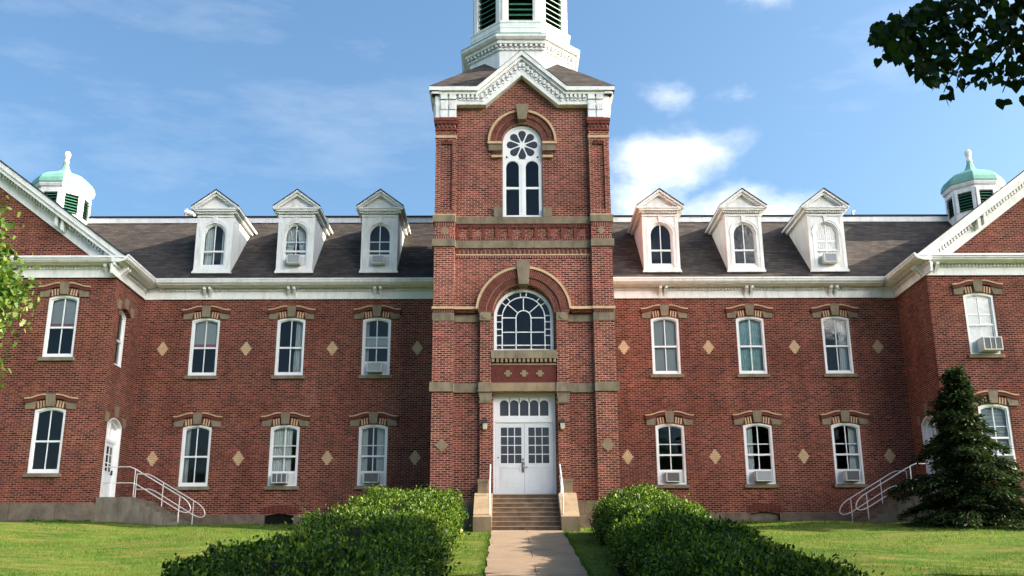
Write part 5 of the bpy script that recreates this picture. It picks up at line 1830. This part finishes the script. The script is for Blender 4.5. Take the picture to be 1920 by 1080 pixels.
# linden overhanging the top right corner, its trunk outside the frame
def linden():
    g = np.random.default_rng(21)
    base = np.array([7.4, -31.2, float(gz(7.4, -31.2)) - .1])
    o = empty('linden_tree', tuple(base), 'dark broadleaf tree whose leafy branch hangs into the top right corner', 'tree')
    inv = -base
    b = MB()
    b.tube([base, base + (0, 0, 2), base + (.1, .1, 4.5), base + (0, 0, 7.5), base + (.2, .1, 10.5)], .30, 12, 0, .08)
    for i in range(22):
        a = g.uniform(0, 6.283)
        z = g.uniform(4.6, 9.5)
        r = g.uniform(1.6, 3.0)
        p = base + np.array([0, 0, z])
        q = p + np.array([math.cos(a) * r, math.sin(a) * r, g.uniform(.2, 1.6)])
        b.tube([p, (p + q) / 2 + (0, 0, .3), q], .07, 6, 0, .015)
    # the overhanging limb with its drooping twigs
    root = base + np.array([0, 0, 4.6])
    k = np.array([3.3, -32.0, 2.25])
    b.tube([root, (root + k) / 2 + (0, 0, .5), k], .11, 8, 0, .045)
    lower = [(1.60, 1.50), (1.70, 1.45), (1.80, 1.30), (1.92, 1.22), (2.05, 1.20), (2.20, 1.22), (2.36, 1.22), (2.55, 1.24), (2.9, 1.3), (3.5, 1.5)]
    upper = [(1.60, 1.56), (1.70, 1.66), (1.80, 1.70), (1.88, 1.76), (1.96, 2.05), (2.20, 2.25), (2.36, 2.35), (2.55, 2.45), (2.9, 2.6), (3.5, 2.8)]
    lx = np.array([p[0] for p in lower]); lz = np.array([p[1] for p in lower]); uz = np.array([p[1] for p in upper])
    m = 4600
    X = 1.60 + 1.9 * g.random(m) ** .85
    lo_, hi_ = np.interp(X, lx, lz), np.interp(X, lx, uz)
    Z = lo_ + (hi_ - lo_) * g.random(m) ** .85
    # leaves hang in bunches, so the lower edge is ragged and light comes through here and there
    keep = (np.sin(X * 47 + Z * 19) + np.sin(X * 23 - Z * 41 + 1.3)) > -1.05
    X, Z = X[keep], Z[keep]
    m = len(X)
    Y = -32.4 + g.normal(0, .20, m)
    f = (Y + 37.884) / 5.484
    S1 = np.stack([-.616 + (X + .616) * f, Y, -1.672 + (Z + 1.672) * f], 1)
    dang = []
    for x, z, n in ((1.655, 1.40, 3), (1.83, 1.28, 3), (1.99, 1.13, 4), (2.07, 1.16, 3), (2.22, 1.17, 2), (2.34, 1.13, 3), (2.44, 1.18, 3), (1.74, 1.40, 3)):
        q = np.array([x, -32.4, z])
        b.tube([k + (q - k) * .7 + (0, 0, .12), q + (0.05, 0, .12), q + (0, 0, .02)], .006, 5, 0, .003)
        for j in range(n): dang.append(q + g.normal(0, .03, 3))
    for t in ((1.62, -32.4, 1.55), (1.9, -32.2, 1.7), (2.2, -32.5, 1.4), (2.5, -32.3, 1.35), (2.0, -32.4, 1.3)):
        t = np.array(t)
        b.tube([k, (k + t) / 2 + (0, 0, .10), t], .016, 6, 0, .004)
    b.v = [tuple(np.array(p) + inv) for p in b.v]
    b.build('trunk', 'bark', o)
    n = 24000
    cl = 90
    C = unit(g.normal(0, 1, (cl, 3))) * (g.random((cl, 1)) ** .4) * np.array([3.2, 3.2, 3.3]) + base + np.array([.4, 0, 8.4])
    P = C[g.integers(0, cl, n)] + g.normal(0, .45, (n, 3))
    dn = np.array(dang)
    P2 = np.concatenate([P, S1, dn])
    n2 = len(P2)
    D = unit(g.normal(0, .45, (n2, 3)) + np.array([0, 0, -.8]))
    N = unit(g.normal(0, .65, (n2, 3)) + np.array([0, -.7, .3]))
    L = np.concatenate([g.uniform(.09, .14, n), g.uniform(.038, .072, m), g.uniform(.055, .08, len(dn))])
    V = leaf_polys(P2 + inv, D, N, L, L * .88, HEART, .06)
    link('leaves', fast_mesh('leaves', V, len(HEART), 'linden_leaf'), o)
linden()

# maple reaching in from the left edge
broadleaf('maple_tree', (-14.2, -18.4, float(gz(-14.2, -18.4)) - .1), (-12.95, -18.0, 4.0), (2.25, 2.1, 2.7), 52000, .115, 'maple_leaf', MAPLE,
          'sunlit yellow green maple tree at the left edge in front of the left wing', 5, .16, 150, spread=.11)

def evergreen():
    g = np.random.default_rng(9)
    x0, y0 = 13.95, -5.3
    z0 = float(gz(x0, y0)) - .1
    o = empty('evergreen_tree', (x0, y0, z0), 'dark drooping evergreen in front of the right wing corner', 'tree')
    b = MB()
    H = 5.15
    b.tube([(0, 0, 0), (.03, 0, H * .5), (0, .02, H)], .13, 8, 0, .02)
    pts, dirs, ups = [], [], []
    nb = 150
    for i in range(nb):
        t = (i + .5) / nb
        z = .12 + (H - .25) * t ** 1.12
        env = float(np.interp(z, [0, .7, 1.6, 2.5, 3.3, 4.0, 4.6, 5.2], [1.9, 2.3, 2.0, 1.5, 1.05, .66, .34, .08])) * (1 + .15 * math.sin(z * 5.3))
        a = i * 2.399 + g.normal(0, .3)
        ln = (env + .08) * g.uniform(.38, 1.28) * (1 - .2 * max(0, math.cos(a)) * (z > 1.2) - .24 * max(0, -math.cos(a)))
        d = np.array([math.cos(a), math.sin(a), 0])
        P0 = np.array([0, 0, z])
        K = []
        for k in range(7):
            q = k / 6
            K.append(P0 + d * ln * q + np.array([0, 0, ln * (.30 * q - .42 * q * q) + (.12 * max(0, 1 - env)) * q]))
        b.tube(K, .018 + .006 * env, 5, 0, .004)
        m = int(60 + 300 * ln)
        q = g.random(m) ** .6
        seg = np.minimum((q * 6).astype(int), 5)
        Ka = np.array(K)
        pos = Ka[seg] + (Ka[seg + 1] - Ka[seg]) * (q * 6 - seg)[:, None]
        side = np.cross(d, [0, 0, 1])
        w = g.normal(0, .15 + .10 * ln * .4, m) * (1.15 - q * .55)
        pos = pos + side * w[:, None] + np.stack([g.normal(0, .04, m), g.normal(0, .04, m), -np.abs(w) * .35 + g.normal(0, .05, m)], 1)
        pts.append(pos)
        dirs.append(d * .8 + side * np.sign(w)[:, None] * .7 + g.normal(0, .3, (m, 3)) + np.array([0, 0, -.35]))
        ups.append(g.normal(0, .4, (m, 3)) + np.array([0, 0, 1]))
    b.build('trunk', 'bark', o)
    P, D, N = np.concatenate(pts), np.concatenate(dirs), np.concatenate(ups)
    L = g.uniform(.07, .17, len(P))
    V = leaf_polys(P, D, N, L, L * .42, QUAD, .05)
    link('needles', fast_mesh('needles', V, 4, 'needle'), o)
evergreen()

# street trees off the right of the frame shade the near part of the hedges; trees across the street show in the panes
for i, (x, y, r, h) in enumerate([(14.5, -20.2, 3.6, 7.2), (14.5, -26.5, 4.0, 7.0)]):
    z = float(gz(x, y))
    broadleaf('street_tree', (x, y, z - .1), (x, y, z + h), (r, r, 4.8), 9000, .36, 'linden_leaf', OVAL,
              ['broad shade tree on the lawn right of the picture, nearer the building', 'broad shade tree on the lawn right of the picture, nearer the street'][i], 31 + i, .24, 60, group='shade trees right of the path')
for i, (x, y, h) in enumerate([(5.5, -43.5, 7.0), (-6.5, -44.0, 6.6), (13.0, -36.5, 6.5)]):  # unseen trees added to darken the near ends of the hedges
    z = float(gz(x, y))
    broadleaf('street_tree', (x, y, z - .1), (x, y, z + h), (4.6, 4.2, 4.2), 7000, .42, 'linden_leaf', OVAL,
              ['unseen shade tree added behind the viewer on the right', 'unseen shade tree added behind the viewer on the left', 'unseen shade tree added beside the overhanging linden'][i], 41 + i, .26, 60, group='added shade trees near the viewer')
for i, x in enumerate([-30, -17, -5, 8, 20, 33]):
    broadleaf('street_tree', (x, -62 + (i % 3) * 2.5, -3.6), (x, -62 + (i % 3) * 2.5, 3.6), (7.0, 4.5, 5.6), 3500, .75, 'linden_leaf', OVAL,
              'tall leafy street tree across the road behind the viewer', 50 + i, .35, 45, group='trees across the street')
